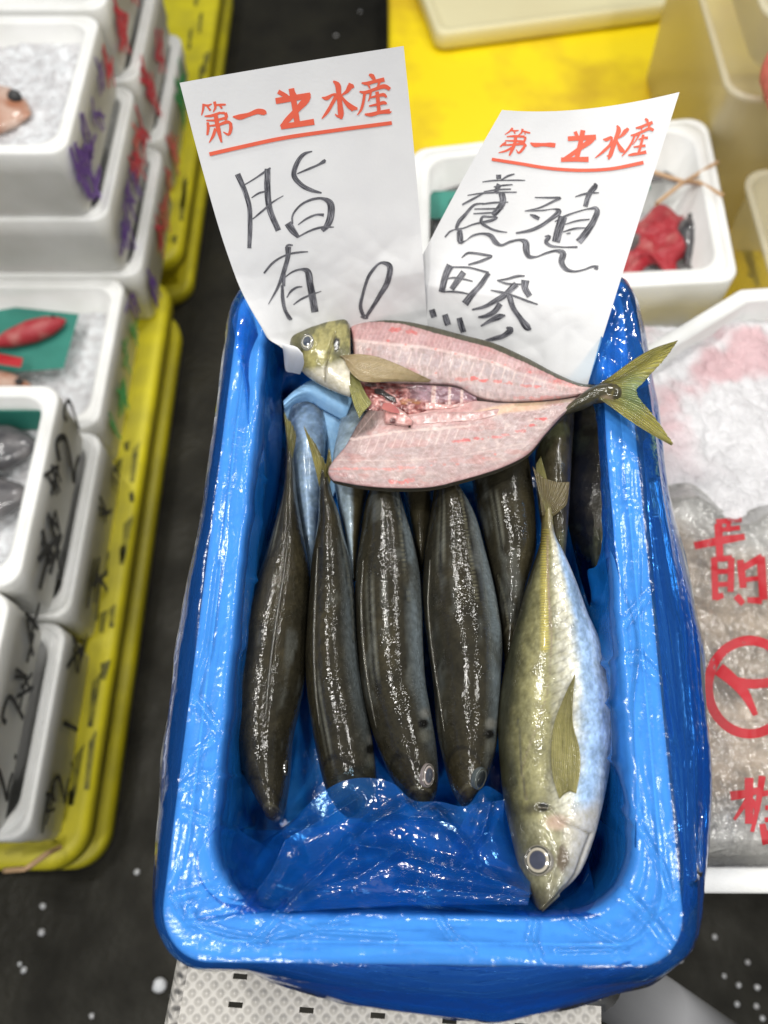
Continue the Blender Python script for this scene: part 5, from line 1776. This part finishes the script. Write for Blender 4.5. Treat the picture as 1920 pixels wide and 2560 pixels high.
def lower_col(px, py, u, s, P):
    q = np.stack([px, py, 3 + 0 * px], -1)
    n = fbm(q, .03, 4)[..., None]
    n2 = fbm(q * np.array([.5, 1, 1]), .2, 3)[..., None]
    c = (PALE * (1 - n) + PINK * n) * .88
    c = c * (.60 + .8 * n2)
    gy = smooth(.48, .62, fbm(q + 71, .05, 3))[..., None] * .4
    c = c * (1 - gy) + np.array([.40, .32, .32]) * gy
    bl = smooth(.60, .70, fbm(q * np.array([.35, 1, 1]) + 91, .05, 3))[..., None] * .3
    c = c * (1 - bl) + np.array([.48, .17, .15]) * bl
    ed = smooth(.90, .97, s)[..., None] * .6
    c = c * (1 - ed) + np.array([.50, .30, .29]) * ed
    # dark belly lining at the left point
    tri = (smooth(985, 945, px + .35 * (py - 1015)) * smooth(1098, 1080, py + .45 * (px - 900)))[..., None]
    lin = np.array([.14, .10, .09]) * (.5 + 1.2 * fbm(q * np.array([1, .4, 1]), .35, 3)[..., None])
    c = c * (1 - tri) + lin * tri
    # ragged pale line under the cavity
    ln = np.interp(px, [885, 960, 1000, 1090, 1200], [1098, 1085, 1078, 1072, 1062]) + 7 * (fbm(q, .12, 2) - .5)
    k = smooth(5, 1, np.abs(py - ln))[..., None] * smooth(1230, 1150, px)[..., None] * .8
    c = c * (1 - k) + WHT * k
    k = (smooth(0, -14, py - ln) * smooth(930, 990, px) * smooth(1250, 1150, px))[..., None] * .55
    c = c * (1 - k) + np.array([.66, .36, .34]) * (.7 + .5 * n2) * k
    # rib cells
    band = (smooth(20, 14, np.abs(py - ln - 22)) * smooth(870, 920, px) * smooth(1220, 1120, px))[..., None]
    cell = np.abs(((px + .4 * py) / 21) % 1 - .5)
    k = smooth(.38, .47, cell)[..., None] * band * .6
    c = c * (1 - k) + WHT * k
    k = band * .3 * (1 - smooth(.38, .47, cell)[..., None])
    c = c * (1 - k) + np.array([.52, .36, .35]) * k
    # yellowish fat
    ft = (smooth(16, 6, np.abs(py - np.interp(px, [1180, 1260, 1370], [1040, 1022, 1010]))) * smooth(1170, 1215, px) * smooth(1390, 1330, px))[..., None] * .8
    c = c * (1 - ft) + np.array([.72, .50, .34]) * ft
    k = (smooth(7, 2, dseg(px, py, [(1290, 1012), (1370, 1007), (1430, 1000)])))[..., None] * .5
    c = c * (1 - k) + np.array([.25, .2, .1]) * k
    c = dashes(c, px, py, [(1140, 1103), (1167, 1101), (1200, 1097), (1230, 1093), (1261, 1087), (1298, 1077), (1325, 1064), (1356, 1047)], 15, 4, (.60, .06, .06), .75)
    c = dashes(c, px, py, [(860, 1171), (890, 1172), (930, 1172), (975, 1171), (1020, 1170)], 30, 4, (.66, .24, .22), .6)
    c = dashes(c, px, py, [(970, 1206), (1000, 1204), (1033, 1203)], 18, 6, (.66, .15, .14), .75)
    c = dashes(c, px, py, [(1080, 1163), (1112, 1162), (1143, 1160), (1208, 1145), (1238, 1135)], 4, 3, (.62, .2, .18), .7)
    k = (smooth(3, 1, np.abs(py - np.interp(px, [840, 1000, 1150, 1300], [1150, 1152, 1140, 1110]))))[..., None] * .3
    c = c * (1 - k) + WHT * k
    # myomere chevrons
    ch = np.abs(((px - .8 * np.abs(py - 1140)) / 34) % 1 - .5)
    k = smooth(.44, .49, ch)[..., None] * .25
    c = c * (1 - k) + WHT * k
    k = smooth(.985, .998, s)[..., None]
    c = c * (1 - k) + np.array([.05, .045, .03]) * k
    return c


lo_o, lo_b = slab('lower_fillet', low_top, low_bot, M['flesh'], lower_col, left=[(926, 1015), (899, 1052), (868, 1108), (823, 1189), (834, 1203)], puff=.006, thick=.012, zoff=-.001, noise=.0014)


def gut_col(px, py, u, s, P):
    q = np.stack([px, py, 7 + 0 * px], -1)
    n = fbm(q, .07, 4)[..., None]
    n2 = fbm(q, .25, 3)[..., None]
    n = smooth(.42, .72, n)
    c = np.array([.16, .025, .022]) * (1 - n) + np.array([.60, .31, .28]) * n
    c = c * (.35 + 1.2 * n2)
    c = dashes(c, px, py, [(905, 960), (920, 975), (960, 1000), (1030, 1015), (1050, 1012)], 22, 12, (.22, .05, .04), .8)
    c = dashes(c, px, py, [(948, 980), (965, 990), (982, 1000), (926, 966)], 16, 7, (.02, .02, .02), .95)
    c = dashes(c, px, py, [(1035, 1000), (1010, 1005)], 18, 9, (.45, .22, .05), .6)
    k = (smooth(4, 1, dseg(px, py, [(930, 970), (950, 972), (985, 990), (1000, 1010), (985, 1012), (955, 1000), (930, 985)])))[..., None] * .7
    c = c * (1 - k) + np.array([.68, .36, .33]) * k
    blad = smooth(1000, 1060, px)[..., None] * smooth(1010, 995, py)[..., None]
    c = c * (1 - blad) + np.array([.36, .24, .28]) * (.8 + .35 * n) * blad
    for x, w in ((1084, 5), (1124, 3), (1155, 3)):
        k = smooth(w + 2, w - 1, np.abs(px - x - .05 * (980 - py)))[..., None] * smooth(955, 962, py)[..., None]
        c = c * (1 - k) + WHT * k
    return c


slab('belly_cavity', [(884, 935), (920, 950), (1000, 958), (1080, 963), (1150, 972), (1190, 992)], [(905, 1020), (930, 1030), (1000, 1040), (1066, 1032), (1130, 1022), (1195, 1006)],
     M['guts'], gut_col, zoff=-.003, puff=.004, thick=.01, noise=.0075, nu=220, nv_=90)
def dark_gut(px, py, u, s, P):
    n = fbm(P, 400, 3)[..., None]
    return np.array([.03, .028, .028]) * (.3 + 1.6 * n)


slab('dark_gut', [(934, 972), (950, 970), (970, 982), (990, 994)], [(936, 984), (955, 990), (975, 1002), (992, 1008)], M['guts'], dark_gut, zoff=-.001, puff=.004, thick=.005, noise=.005, nu=50, nv_=30)
# curled membrane flap and soft ridges beside the cavity
def mem_col(px, py, u, s, P):
    n = fbm(P, 300, 3)[..., None]
    c = np.array([.60, .33, .30]) * (.6 + .7 * n)
    k = smooth(.3, .0, np.minimum(s, 1 - s))[..., None] * .6
    c = c * (1 - k) + WHT * k
    k = smooth(11, 5, np.hypot(px - 982, py - 1052))[..., None]
    return c * (1 - k) + np.array([.10, .02, .02]) * k


slab('membrane_flap', [(958, 1024), (985, 1016), (1012, 1030), (1034, 1052)], [(960, 1060), (985, 1062), (1010, 1066), (1030, 1064)], M['guts'], mem_col, zoff=.0035, puff=.006, thick=.005, noise=.004, nu=70, nv_=50)
slab('soft_ridge', [(1020, 1040), (1080, 1030), (1130, 1030), (1190, 1028), (1250, 1020)], [(1028, 1066), (1080, 1062), (1140, 1058), (1200, 1052), (1255, 1036)], M['guts'],
     lambda px, py, u, s, P: np.array([.56, .38, .36]) * (.65 + .6 * fbm(P, 200, 3)[..., None]), zoff=-.0005, puff=.003, thick=.005, noise=.002, nu=120, nv_=50)
slab('soft_ridge', [(1010, 1000), (1060, 1004), (1120, 1010), (1188, 1004)], [(1010, 1022), (1060, 1026), (1120, 1022), (1190, 1012)], M['guts'],
     lambda px, py, u, s, P: np.array([.60, .36, .33]) * (.55 + .8 * fbm(P, 260, 3)[..., None]), zoff=-.003, puff=.003, thick=.004, noise=.003, nu=90, nv_=40)
mb = MB()
px, py = coons([(958, 1008), (975, 1008), (995, 1022)], [(955, 1022), (975, 1030), (1000, 1034)], nu=20, nv_=8)
P = at(px, py, zline(px) + .006)
mb.add(P.reshape(-1, 3), gridfaces(20, 8))
mb.build('liver_piece', pbr('liver', (.32, .07, .07), (.40, .12, .10), scale=100, rough=.25, coat=1.0), of)

# head of the opened fish
hr = [(722, 853, 722, 864), (728, 845, 727, 876), (743, 836, 736, 896), (774, 822, 752, 923), (800, 812, 768, 938), (824, 805, 788, 952), (848, 801, 815, 967), (866, 799, 846, 981), (876, 822, 876, 992)]


def head_col(px, py, t, ph, V):
    q = np.stack([px, py, 0 * px], -1)
    n = fbm(q * np.array([1, .7, 1]), .06, 4)[..., None]
    n2 = fbm(q, .25, 3)[..., None]
    y_ = (py - 800 - .42 * (px - 722)) / 100        # rough belly-ness
    c = np.array([.11, .105, .045]) * (.25 + 1.5 * n) * (.5 + 1.0 * n2)
    g_ = smooth(.45, .62, fbm(q, .035, 3))[..., None] * .6
    c = c * (1 - g_) + np.array([.42, .38, .15]) * g_ * (.7 + .6 * n2)
    lowk = smooth(0, 26, py - np.interp(px, [722, 760, 810, 850, 880], [880, 915, 905, 892, 880]))[..., None]
    c = c * (1 - lowk) + np.array([.66, .62, .52]) * (.65 + .5 * n) * lowk
    k = smooth(20, 6, np.abs(py - np.interp(px, [740, 780, 820], [888, 905, 900])))[..., None] * smooth(835, 800, px)[..., None] * .5
    c = c * (1 - k) + np.array([.34, .31, .12]) * k * (.5 + n)
    k = smooth(740, 722, px)[..., None] * .7
    c = c * (1 - k) + np.array([.10, .095, .06]) * k
    gl = [(838, 830), (822, 880), (812, 918), (812, 955)]
    k = smooth(4, 1, dseg(px, py, gl))[..., None] * .6
    c = c * (1 - k) + np.array([.12, .10, .05]) * k
    k = smooth(12, 4, np.abs(dseg(px, py, [(808, 830), (803, 870), (806, 905)])))[..., None] * .4
    c = c * (1 - k) + np.array([.40, .36, .16]) * k
    k = smooth(16, 9, np.hypot((px - 841) * 1.4, (py - 860) * .72) + 5 * (n2[..., 0] - .5))[..., None]
    c = c * (1 - k) + .008 * k
    return c


hb_o, hb = fish_body('head', hr, [.840, .841, .842, .843, .843], [.003, .010, .014, .016, .016, .013], [.003, .01, .014, .016, .016, .013], head_col, M['silver'], of, n=160, m=90,
                     bumpf=lambda px, py, t, ph: -.0014 * smooth(6, 0, dseg(px, py, [(838, 830), (822, 880), (812, 918), (812, 955)])) - .0008 * smooth(4, 0, dseg(px, py, [(727, 868), (745, 885), (765, 893)])) + .001 * smooth(30, 20, np.hypot((px - 769) * 1.2, py - 856)))
eye('eye', 769, 856, hb, .0085, of, asp=.72, pupil=.60, ringc=(.52, .50, .42), bulge=.28, pupc=(.045, .055, .075))
fin('pectoral_fin', [[(848, 890), (890, 885), (931, 889), (993, 910), (1040, 932), (1078, 950)], [(855, 893), (900, 905), (945, 918), (990, 930), (1030, 940), (1076, 951)],
                     [(862, 900), (890, 925), (920, 940), (960, 946), (1010, 948), (1074, 953)], [(866, 912), (880, 935), (900, 951), (930, 955), (975, 953), (1070, 955)]],
    (.858, .858), fincol((.40, .31, .17), (.20, .14, .07), 22, 5), of, ncol=90, m=50, ripple=.0003)
fin('pectoral_fin', [[(870, 925), (872, 960), (884, 1010), (898, 1046)], [(876, 922), (884, 960), (898, 1005), (908, 1030)], [(882, 922), (895, 960), (912, 995), (926, 1012)], [(890, 930), (905, 965), (918, 990), (929, 1006)]],
    (.852, .846), fincol((.38, .36, .13), (.15, .15, .05), 10, 6), of)


def tail_col(u, v, px, py):
    q = np.stack([u * 4, v * 3, 0 * u], -1)
    s = (.5 + .5 * np.sin(u * 26 * 2 * np.pi)) ** 2
    n = fbm(q, 2.0, 3)
    c = np.array([.30, .27, .05]) * (1 - .55 * s[..., None]) * (.6 + .7 * n[..., None])
    gr = (smooth(60, 10, np.hypot(px - 1590, (py - 985) * .8)))[..., None] * .5
    c = c * (1 - gr) + np.array([.12, .24, .13]) * gr
    k = smooth(.3, 0, v)[..., None] * .6
    return c * (1 - k) + np.array([.07, .06, .03]) * k


fin('tail_fin', [[(1494, 962), (1530, 938), (1565, 912), (1632, 871), (1697, 849)], [(1496, 964), (1540, 945), (1585, 918), (1640, 885), (1690, 860)], [(1498, 966), (1550, 945), (1600, 920), (1640, 900), (1668, 892)],
                 [(1500, 968), (1540, 955), (1580, 942), (1605, 938), (1624, 940)], [(1500, 972), (1535, 968), (1560, 966), (1580, 968), (1592, 974)],
                 [(1500, 978), (1530, 980), (1555, 985), (1580, 990), (1596, 992)], [(1500, 984), (1530, 990), (1565, 1000), (1600, 1015), (1632, 1034)], [(1500, 990), (1535, 1005), (1580, 1028), (1630, 1065), (1684, 1108)],
                 [(1498, 996), (1530, 1018), (1565, 1044), (1620, 1080), (1680, 1114)]],
    (.868, .873), tail_col, of, ncol=160, m=60, jag=.02, ripple=.0006)


def ped_col(px, py, t, ph, V):
    n = fbm(V, 120, 3)[..., None]
    n2 = fbm(V, 400, 2)[..., None]
    c = np.array([.055, .05, .028]) * (.4 + 1.3 * n)
    k = (smooth(.5, .62, n2[..., 0]) * smooth(1500, 1520, px))[..., None] * .5
    c = c * (1 - k) + np.array([.20, .16, .05]) * k
    k = smooth(12, 4, np.hypot((px - 1515) * .5, py - 997))[..., None] * .5
    return c * (1 - k) + np.array([.55, .42, .30]) * k


fish_body('tail_stalk', [(1395, 1034, 1402, 1044), (1425, 1010, 1425, 1032), (1455, 985, 1460, 1020), (1485, 968, 1490, 1006), (1510, 962, 1512, 1004), (1535, 962, 1540, 1002), (1550, 970, 1552, 995)],
          [.850, .855, .860, .864, .868, .869], [.003, .007, .009, .009, .007, .003], [.003, .007, .009, .009, .006, .002], ped_col, M['skin'], of, n=80, m=32)

# ================================================================= PRICE CARDS
def card(name, left, right, top_bow, z0, z1, zbow, label, crump):
    nu, nv_ = 120, 170
    Lf, Rt = resample(left, nv_), resample(right, nv_)
    u = np.linspace(0, 1, nu)[:, None]
    s = np.linspace(0, 1, nv_)[None]
    P = Lf[None] * (1 - u[..., None]) + Rt[None] * u[..., None]
    P[..., 1] += top_bow * 4 * u * (1 - u) * (1 - s) * (1 + .3 * (1 - u))
    vs = [0, .72, .84, 1]
    uu = u ** (1 - .55 * smooth(.5, .9, s)) if crump == 1.0 else u
    zc = np.interp(s, vs, z0) * (1 - uu) + np.interp(s, vs, z1) * uu + zbow * np.sin(u * math.pi) * (1 - smooth(.5, .8, s))
    W = deep(P[..., 0], P[..., 1], zc)
    q = np.stack([u * 1.4 * np.ones_like(s), s * 1.9 * np.ones_like(u), crump + 0 * u * s], -1)
    a = smooth(.45, .78, s) * np.ones_like(u)
    zc = zc + a * (.0045 * (crease(q, 2.4, int(crump)) - .5) + .0022 * (crease(q + 4, 6, int(crump) + 1) - .5)) + .0012 * (fbm(q, 3, 2) - .5)
    W = deep(P[..., 0], P[..., 1], zc)
    e = empty(name, W[nu // 2, -1])
    V, F = W.reshape(-1, 3), gridfaces(nu, nv_)
    mesh_obj('paper_sheet', V, F, M['paper'], e)
    tag(e, label, 'price card', 'handwritten price cards')
    return e, bvh_of(V, F)


c1, cb1 = card('price_card', [(449, 207), (505, 421), (569, 636), (602, 724), (653, 817), (672, 848), (700, 866), (735, 900), (745, 930)],
               [(1009, 115), (1033, 353), (1056, 627), (1064, 740), (1068, 800), (1074, 860), (1078, 900)], -2, [.600, .688, .697, .715], [.606, .707, .731, .770], -.006,
               'left white paper card with orange red heading, standing upright behind the opened fish', 1.0)
c2, cb2 = card('price_card', [(1255, 275), (1174, 417), (1110, 535), (1074, 604), (1052, 650), (1048, 760), (1050, 900)],
               [(1699, 230), (1625, 465), (1553, 695), (1511, 830), (1471, 957), (1462, 985)], 16, [.665, .722, .742, .775], [.645, .688, .696, .706], .010,
               'right white paper card leaning to the right, with a wavy line under its heading words', 5.0)
# curled lower corner of the left card
px, py = coons([(704, 858), (722, 862), (742, 868), (757, 884)], [(711, 912), (716, 928), (732, 932), (750, 936)], [(704, 858), (709, 884), (711, 912)], [(757, 884), (760, 908), (750, 936)], 24, 24)
s = np.linspace(0, 1, 24)[None]
P = at(px, py, .868 - .036 * s ** 1.5)
mesh_obj('curled_corner', P.reshape(-1, 3), gridfaces(24, 24), M['paper'], c1)

hA = dict(unit=3.253, ox=490, oy=170)
heading1 = [
    # dai
    [(62, 290, 20), (58, 335, 18), (45, 385, 8)], [(60, 298, 12), (100, 305, 20), (128, 290, 8)], [(92, 310, 14), (118, 345, 18)],
    [(150, 272, 24), (158, 320, 20), (140, 358, 8)], [(160, 300, 14), (205, 298, 20), (243, 296, 14)], [(190, 300, 14), (212, 328, 18)],
    [(70, 392, 12), (120, 388, 22), (200, 362, 20)], [(238, 362, 26), (248, 395, 26), (238, 425, 16)], [(190, 366, 16), (235, 365, 22)],
    [(85, 425, 12), (150, 425, 18), (240, 405, 22)], [(95, 440, 20), (100, 480, 24), (92, 545, 16)], [(98, 470, 12), (180, 462, 20), (270, 440, 24), (292, 455, 12)],
    [(280, 445, 26), (284, 490, 28), (265, 540, 22), (222, 518, 8)], [(160, 380, 34), (170, 440, 34), (185, 510, 34), (208, 604, 14)], [(160, 490, 26), (140, 550, 24), (108, 606, 8)],
    # ichi
    [(300, 395, 10), (350, 398, 44), (430, 378, 34), (515, 352, 46), (552, 362, 48), (562, 378, 26)],
    # emblem
    [(648, 268, 50), (740, 252, 50)], [(740, 252, 50), (930, 220, 46)], [(668, 190, 36), (745, 235, 30), (760, 245, 20)], [(775, 165, 46), (800, 300, 46), (822, 440, 46)],
    [(928, 208, 10), (905, 245, 50), (815, 345, 46), (735, 430, 44), (692, 478, 26)], [(690, 476, 46), (820, 458, 46), (960, 436, 50)], [(790, 175, 10), (815, 240, 30)],
    # mizu
    [(1115, 105, 14), (1150, 135, 44), (1160, 200, 40), (1170, 300, 42), (1178, 380, 44), (1180, 415, 16)], [(1178, 395, 30), (1145, 388, 18), (1130, 372, 6)],
    [(1022, 238, 8), (1060, 245, 34), (1115, 215, 20), (1130, 215, 26), (1100, 300, 28), (1060, 365, 26), (1022, 412, 8)],
    [(1282, 140, 8), (1255, 145, 44), (1230, 185, 32), (1185, 218, 12)], [(1240, 122, 10), (1262, 140, 24), (1280, 160, 20)], [(1172, 215, 14), (1215, 275, 30), (1265, 320, 46), (1312, 330, 18)], [(1250, 315, 30), (1272, 350, 10)],
    # san
    [(1405, 52, 14), (1430, 62, 36), (1450, 95, 22)], [(1345, 120, 12), (1380, 125, 28), (1450, 108, 28), (1530, 92, 36)], [(1400, 135, 18), (1412, 165, 12)], [(1495, 105, 24), (1475, 150, 12)],
    [(1328, 190, 12), (1365, 198, 26), (1450, 172, 26), (1540, 150, 36), (1576, 172, 28)], [(1370, 200, 22), (1360, 270, 22), (1340, 340, 20), (1310, 382, 8)],
    [(1420, 190, 18), (1412, 240, 14), (1400, 270, 8)], [(1415, 240, 14), (1475, 225, 22), (1530, 218, 28), (1548, 238, 14)], [(1470, 190, 28), (1478, 260, 30), (1485, 350, 28)],
    [(1405, 308, 12), (1470, 295, 22), (1535, 282, 26), (1548, 292, 14)], [(1370, 375, 14), (1410, 378, 30), (1500, 358, 30), (1575, 350, 40)], [(1575, 352, 30), (1578, 365, 16)],
    # rule
    [(110, 700, 32), (350, 645, 32), (700, 570, 32), (1100, 510, 31), (1590, 445, 31)]]
ribbon_on(cb1, heading1, 'printed_heading', M['red_ink'], c1, off=.0004, **hA)
hB = dict(unit=3.770, ox=1220, oy=280)
heading2 = [
    [(232, 150, 20), (200, 185, 16), (158, 212, 8)], [(215, 172, 14), (250, 178, 18), (290, 172, 8)], [(245, 180, 14), (255, 205, 14)],
    [(325, 158, 22), (318, 190, 18), (280, 222, 8)], [(330, 180, 14), (365, 190, 18), (398, 198, 14)], [(345, 195, 12), (352, 212, 12)],
    [(175, 232, 10), (230, 228, 20), (345, 232, 22)], [(350, 232, 22), (348, 262, 22), (335, 285, 12)], [(160, 270, 10), (240, 272, 18), (350, 278, 20)],
    [(170, 285, 18), (140, 305, 20), (112, 328, 12)], [(140, 312, 12), (240, 308, 20), (350, 308, 22), (362, 322, 12)], [(350, 312, 24), (330, 345, 26), (285, 385, 18), (265, 352, 6)],
    [(262, 225, 30), (250, 300, 30), (225, 360, 28), (200, 412, 14)], [(225, 335, 22), (170, 365, 20), (98, 384, 8)],
    [(398, 290, 10), (430, 308, 38), (520, 308, 32), (612, 312, 44), (634, 315, 40)],
    [(752, 252, 44), (1018, 238, 50)], [(820, 185, 34), (845, 240, 30)], [(895, 172, 46), (870, 300, 44), (835, 440, 44)], [(1012, 225, 14), (985, 255, 46), (880, 335, 42), (780, 405, 38), (700, 455, 30)],
    [(688, 450, 42), (820, 447, 44), (948, 447, 50)],
    [(1215, 128, 14), (1232, 160, 40), (1210, 240, 38), (1175, 340, 40), (1148, 420, 34), (1135, 448, 10)], [(1150, 425, 26), (1120, 412, 8)],
    [(1085, 258, 8), (1115, 262, 34), (1165, 238, 20), (1160, 290, 24), (1090, 370, 26), (1010, 434, 8)], [(1330, 165, 10), (1300, 178, 40), (1265, 220, 28), (1228, 248, 10)], [(1305, 152, 14), (1325, 168, 20)],
    [(1205, 250, 14), (1230, 310, 28), (1262, 362, 46), (1288, 372, 20)],
    [(1480, 66, 18), (1500, 78, 28), (1505, 105, 18)], [(1392, 152, 12), (1425, 148, 24), (1490, 122, 24), (1552, 100, 30)], [(1450, 145, 14), (1448, 175, 10)], [(1530, 115, 20), (1505, 160, 10)],
    [(1345, 222, 12), (1380, 218, 24), (1460, 185, 24), (1535, 160, 30), (1560, 175, 26)], [(1385, 218, 20), (1355, 290, 20), (1310, 360, 20), (1262, 418, 8)],
    [(1430, 208, 16), (1400, 260, 12), (1365, 310, 6)], [(1420, 262, 12), (1470, 245, 20), (1508, 245, 24)], [(1465, 215, 24), (1445, 300, 24), (1420, 390, 24)], [(1372, 332, 12), (1430, 325, 20), (1485, 318, 24)],
    [(1322, 410, 12), (1360, 402, 26), (1430, 392, 26), (1492, 378, 34)],
    [(35, 445, 30), (300, 487, 31), (550, 528, 31), (850, 550, 31), (1150, 538, 31), (1466, 478, 34)]]
ribbon_on(cb2, heading2, 'printed_heading', M['red_ink'], c2, off=.0004, **hB)
hC = dict(unit=3.607, ox=560, oy=360)
hand1 = [
    [(122, 270, 44), (190, 430, 38), (228, 560, 36), (235, 700, 36), (228, 940, 30)], [(180, 370, 10), (280, 310, 12), (395, 232, 18), (420, 215, 14)], [(392, 222, 44), (392, 420, 48), (410, 580, 46), (490, 780, 44)],
    [(248, 485, 8), (320, 440, 16), (390, 425, 10)], [(258, 676, 10), (350, 600, 16), (430, 530, 14), (535, 465, 6)],
    [(795, 65, 8), (730, 85, 24), (650, 190, 36), (630, 280, 40), (700, 370, 36), (800, 420, 28), (880, 440, 12)], [(660, 268, 10), (760, 225, 18), (870, 175, 20), (905, 150, 30), (900, 138, 14)],
    [(575, 712, 56), (620, 780, 52), (670, 838, 26)], [(618, 720, 12), (615, 660, 14), (680, 560, 16), (790, 500, 20), (880, 490, 22), (955, 530, 50), (965, 620, 54), (925, 740, 46), (885, 782, 30)],
    [(668, 728, 8), (750, 670, 16), (850, 635, 18), (900, 640, 24)], [(660, 842, 10), (780, 780, 16), (870, 752, 18), (990, 748, 8)],
    [(560, 925, 14), (575, 912, 18), (620, 912, 12)], [(578, 925, 46), (576, 1010, 36), (548, 1120, 34), (490, 1280, 22), (400, 1445, 6)], [(360, 1165, 14), (430, 1080, 18), (560, 1000, 14), (680, 975, 16), (758, 970, 8)],
    [(540, 1165, 30), (538, 1280, 22)], [(525, 1270, 20), (530, 1400, 28), (560, 1520, 26), (600, 1575, 28), (614, 1572, 10)], [(550, 1200, 8), (620, 1150, 14), (700, 1128, 20), (745, 1140, 44), (775, 1260, 52), (820, 1515, 54)],
    [(565, 1385, 8), (610, 1320, 18), (660, 1290, 16), (705, 1285, 8)], [(625, 1448, 8), (700, 1395, 16), (780, 1360, 14), (876, 1326, 6)],
    [(1260, 1560, 30), (1232, 1480, 28), (1258, 1330, 22), (1330, 1150, 24), (1420, 1070, 20), (1485, 1090, 40), (1480, 1220, 44), (1400, 1370, 34), (1280, 1560, 24)], [(1230, 1555, 8), (1270, 1570, 16), (1300, 1568, 10)]]
ribbon_on(cb1, hand1, 'handwriting', M['marker'], c1, off=.0003, wk=1.18, **hC)
hD = dict(unit=3.607, ox=1100, oy=400)
hand2 = [
    [(528, 132, 40), (530, 172, 36)], [(550, 182, 10), (610, 145, 18), (672, 126, 10)], [(382, 198, 8), (470, 186, 14), (560, 184, 10), (700, 182, 12), (768, 184, 8)],
    [(535, 218, 40), (500, 300, 34)], [(485, 243, 10), (560, 230, 14), (655, 222, 10)], [(395, 285, 8), (520, 268, 14), (640, 262, 10)], [(248, 318, 8), (380, 300, 14), (540, 292, 12), (692, 290, 10)],
    [(395, 300, 10), (300, 350, 18), (200, 404, 14)], [(555, 290, 50), (565, 380, 50), (530, 440, 46), (475, 498, 44)], [(380, 398, 12), (480, 385, 16), (615, 380, 8)], [(310, 442, 10), (440, 440, 14), (570, 438, 10)], [(300, 484, 10), (420, 478, 14), (500, 474, 10)],
    [(400, 392, 10), (320, 400, 18), (230, 490, 26), (165, 570, 30), (150, 620, 20), (180, 620, 14), (300, 580, 14), (500, 530, 18), (515, 522, 14), (440, 512, 16), (380, 515, 20), (370, 550, 26), (440, 610, 20), (520, 640, 16), (605, 652, 8)],
    [(855, 338, 8), (980, 340, 14), (1085, 346, 18), (1040, 365, 18), (900, 430, 14), (765, 460, 8)], [(765, 460, 8), (920, 455, 12), (1050, 446, 18), (1070, 455, 34), (980, 545, 28), (830, 630, 26), (685, 660, 14)], [(810, 492, 8), (850, 508, 30), (895, 530, 28)],
    [(1385, 220, 20), (1400, 225, 34), (1350, 300, 40), (1310, 420, 36)], [(1220, 332, 8), (1290, 310, 16), (1360, 298, 16), (1434, 296, 8)],
    [(1035, 556, 8), (1110, 515, 16), (1230, 470, 12), (1360, 438, 16), (1405, 435, 30), (1415, 450, 38), (1390, 540, 44), (1330, 640, 52), (1250, 740, 54)], [(1110, 510, 66), (1075, 620, 64), (1045, 740, 62)],
    [(1130, 580, 8), (1240, 548, 14), (1350, 535, 10)], [(1105, 650, 8), (1220, 618, 16), (1320, 612, 8)], [(1140, 665, 8), (1178, 660, 14)],
    [(945, 690, 8), (985, 690, 30), (955, 740, 30), (990, 770, 24), (1080, 784, 12), (1240, 786, 16)],
    [(45, 695, 12), (90, 645, 14), (150, 625, 14), (170, 630, 36), (180, 690, 48), (185, 735, 44), (215, 735, 14), (300, 680, 16), (400, 665, 20), (460, 685, 36), (500, 740, 40), (545, 768, 22), (640, 735, 20), (730, 722, 22), (770, 740, 46), (780, 820, 50), (800, 870, 36),
     (860, 875, 16), (960, 840, 18), (1060, 820, 24), (1110, 840, 46), (1095, 920, 46), (1130, 980, 36), (1200, 1005, 18), (1300, 990, 14), (1390, 960, 18), (1428, 965, 22)], [(1395, 970, 26), (1425, 985, 16)],
    [(195, 882, 8), (250, 840, 18), (320, 842, 18), (400, 855, 20), (465, 868, 18), (390, 905, 22), (255, 946, 14)], [(95, 950, 60), (60, 1020, 52), (15, 1190, 46)], [(110, 965, 12), (250, 970, 14), (380, 1000, 16), (440, 1018, 20)],
    [(440, 1020, 34), (370, 1120, 40), (290, 1210, 46), (225, 1295, 56)], [(215, 1010, 46), (165, 1080, 46), (105, 1165, 42)], [(30, 1078, 8), (120, 1062, 14), (230, 1078, 14), (295, 1095, 10)], [(10, 1188, 8), (100, 1185, 14), (200, 1195, 14), (270, 1210, 10)],
    [(765, 1046, 10), (700, 1048, 20), (600, 1075, 16), (515, 1086, 10)], [(515, 1086, 10), (600, 1115, 16), (690, 1120, 14), (740, 1122, 10)], [(690, 1120, 50), (640, 1165, 44), (590, 1215, 44), (500, 1270, 40), (390, 1325, 24), (290, 1348, 14)],
    [(770, 1085, 64), (765, 1150, 50), (810, 1230, 44)], [(455, 1175, 8), (560, 1195, 20), (680, 1230, 16), (800, 1275, 16), (882, 1302, 10)], [(625, 1220, 46), (660, 1330, 40), (720, 1420, 40), (800, 1515, 46), (825, 1525, 10)],
    [(545, 1295, 44), (490, 1365, 40), (420, 1405, 34), (345, 1415, 14)], [(590, 1400, 12), (540, 1410, 44), (450, 1450, 30), (370, 1495, 12)], [(600, 1510, 14), (640, 1525, 44), (580, 1580, 38), (500, 1605, 34), (410, 1625, 14)],
    [(45, 1390, 44), (60, 1440, 48), (75, 1485, 46)], [(175, 1420, 42), (190, 1480, 46), (215, 1550, 44)],
    [(-72, 1345, 44), (-60, 1385, 46), (-50, 1415, 44)]]
ribbon_on(cb2, hand2, 'handwriting', M['marker'], c2, off=.0003, wk=1.18, **hD)

for ob in list(scene.objects):
    if ob.parent is None and ob.type in ('MESH', 'EMPTY') and 'label' not in ob and 'kind' not in ob:
        print('UNTAGGED', ob.name)
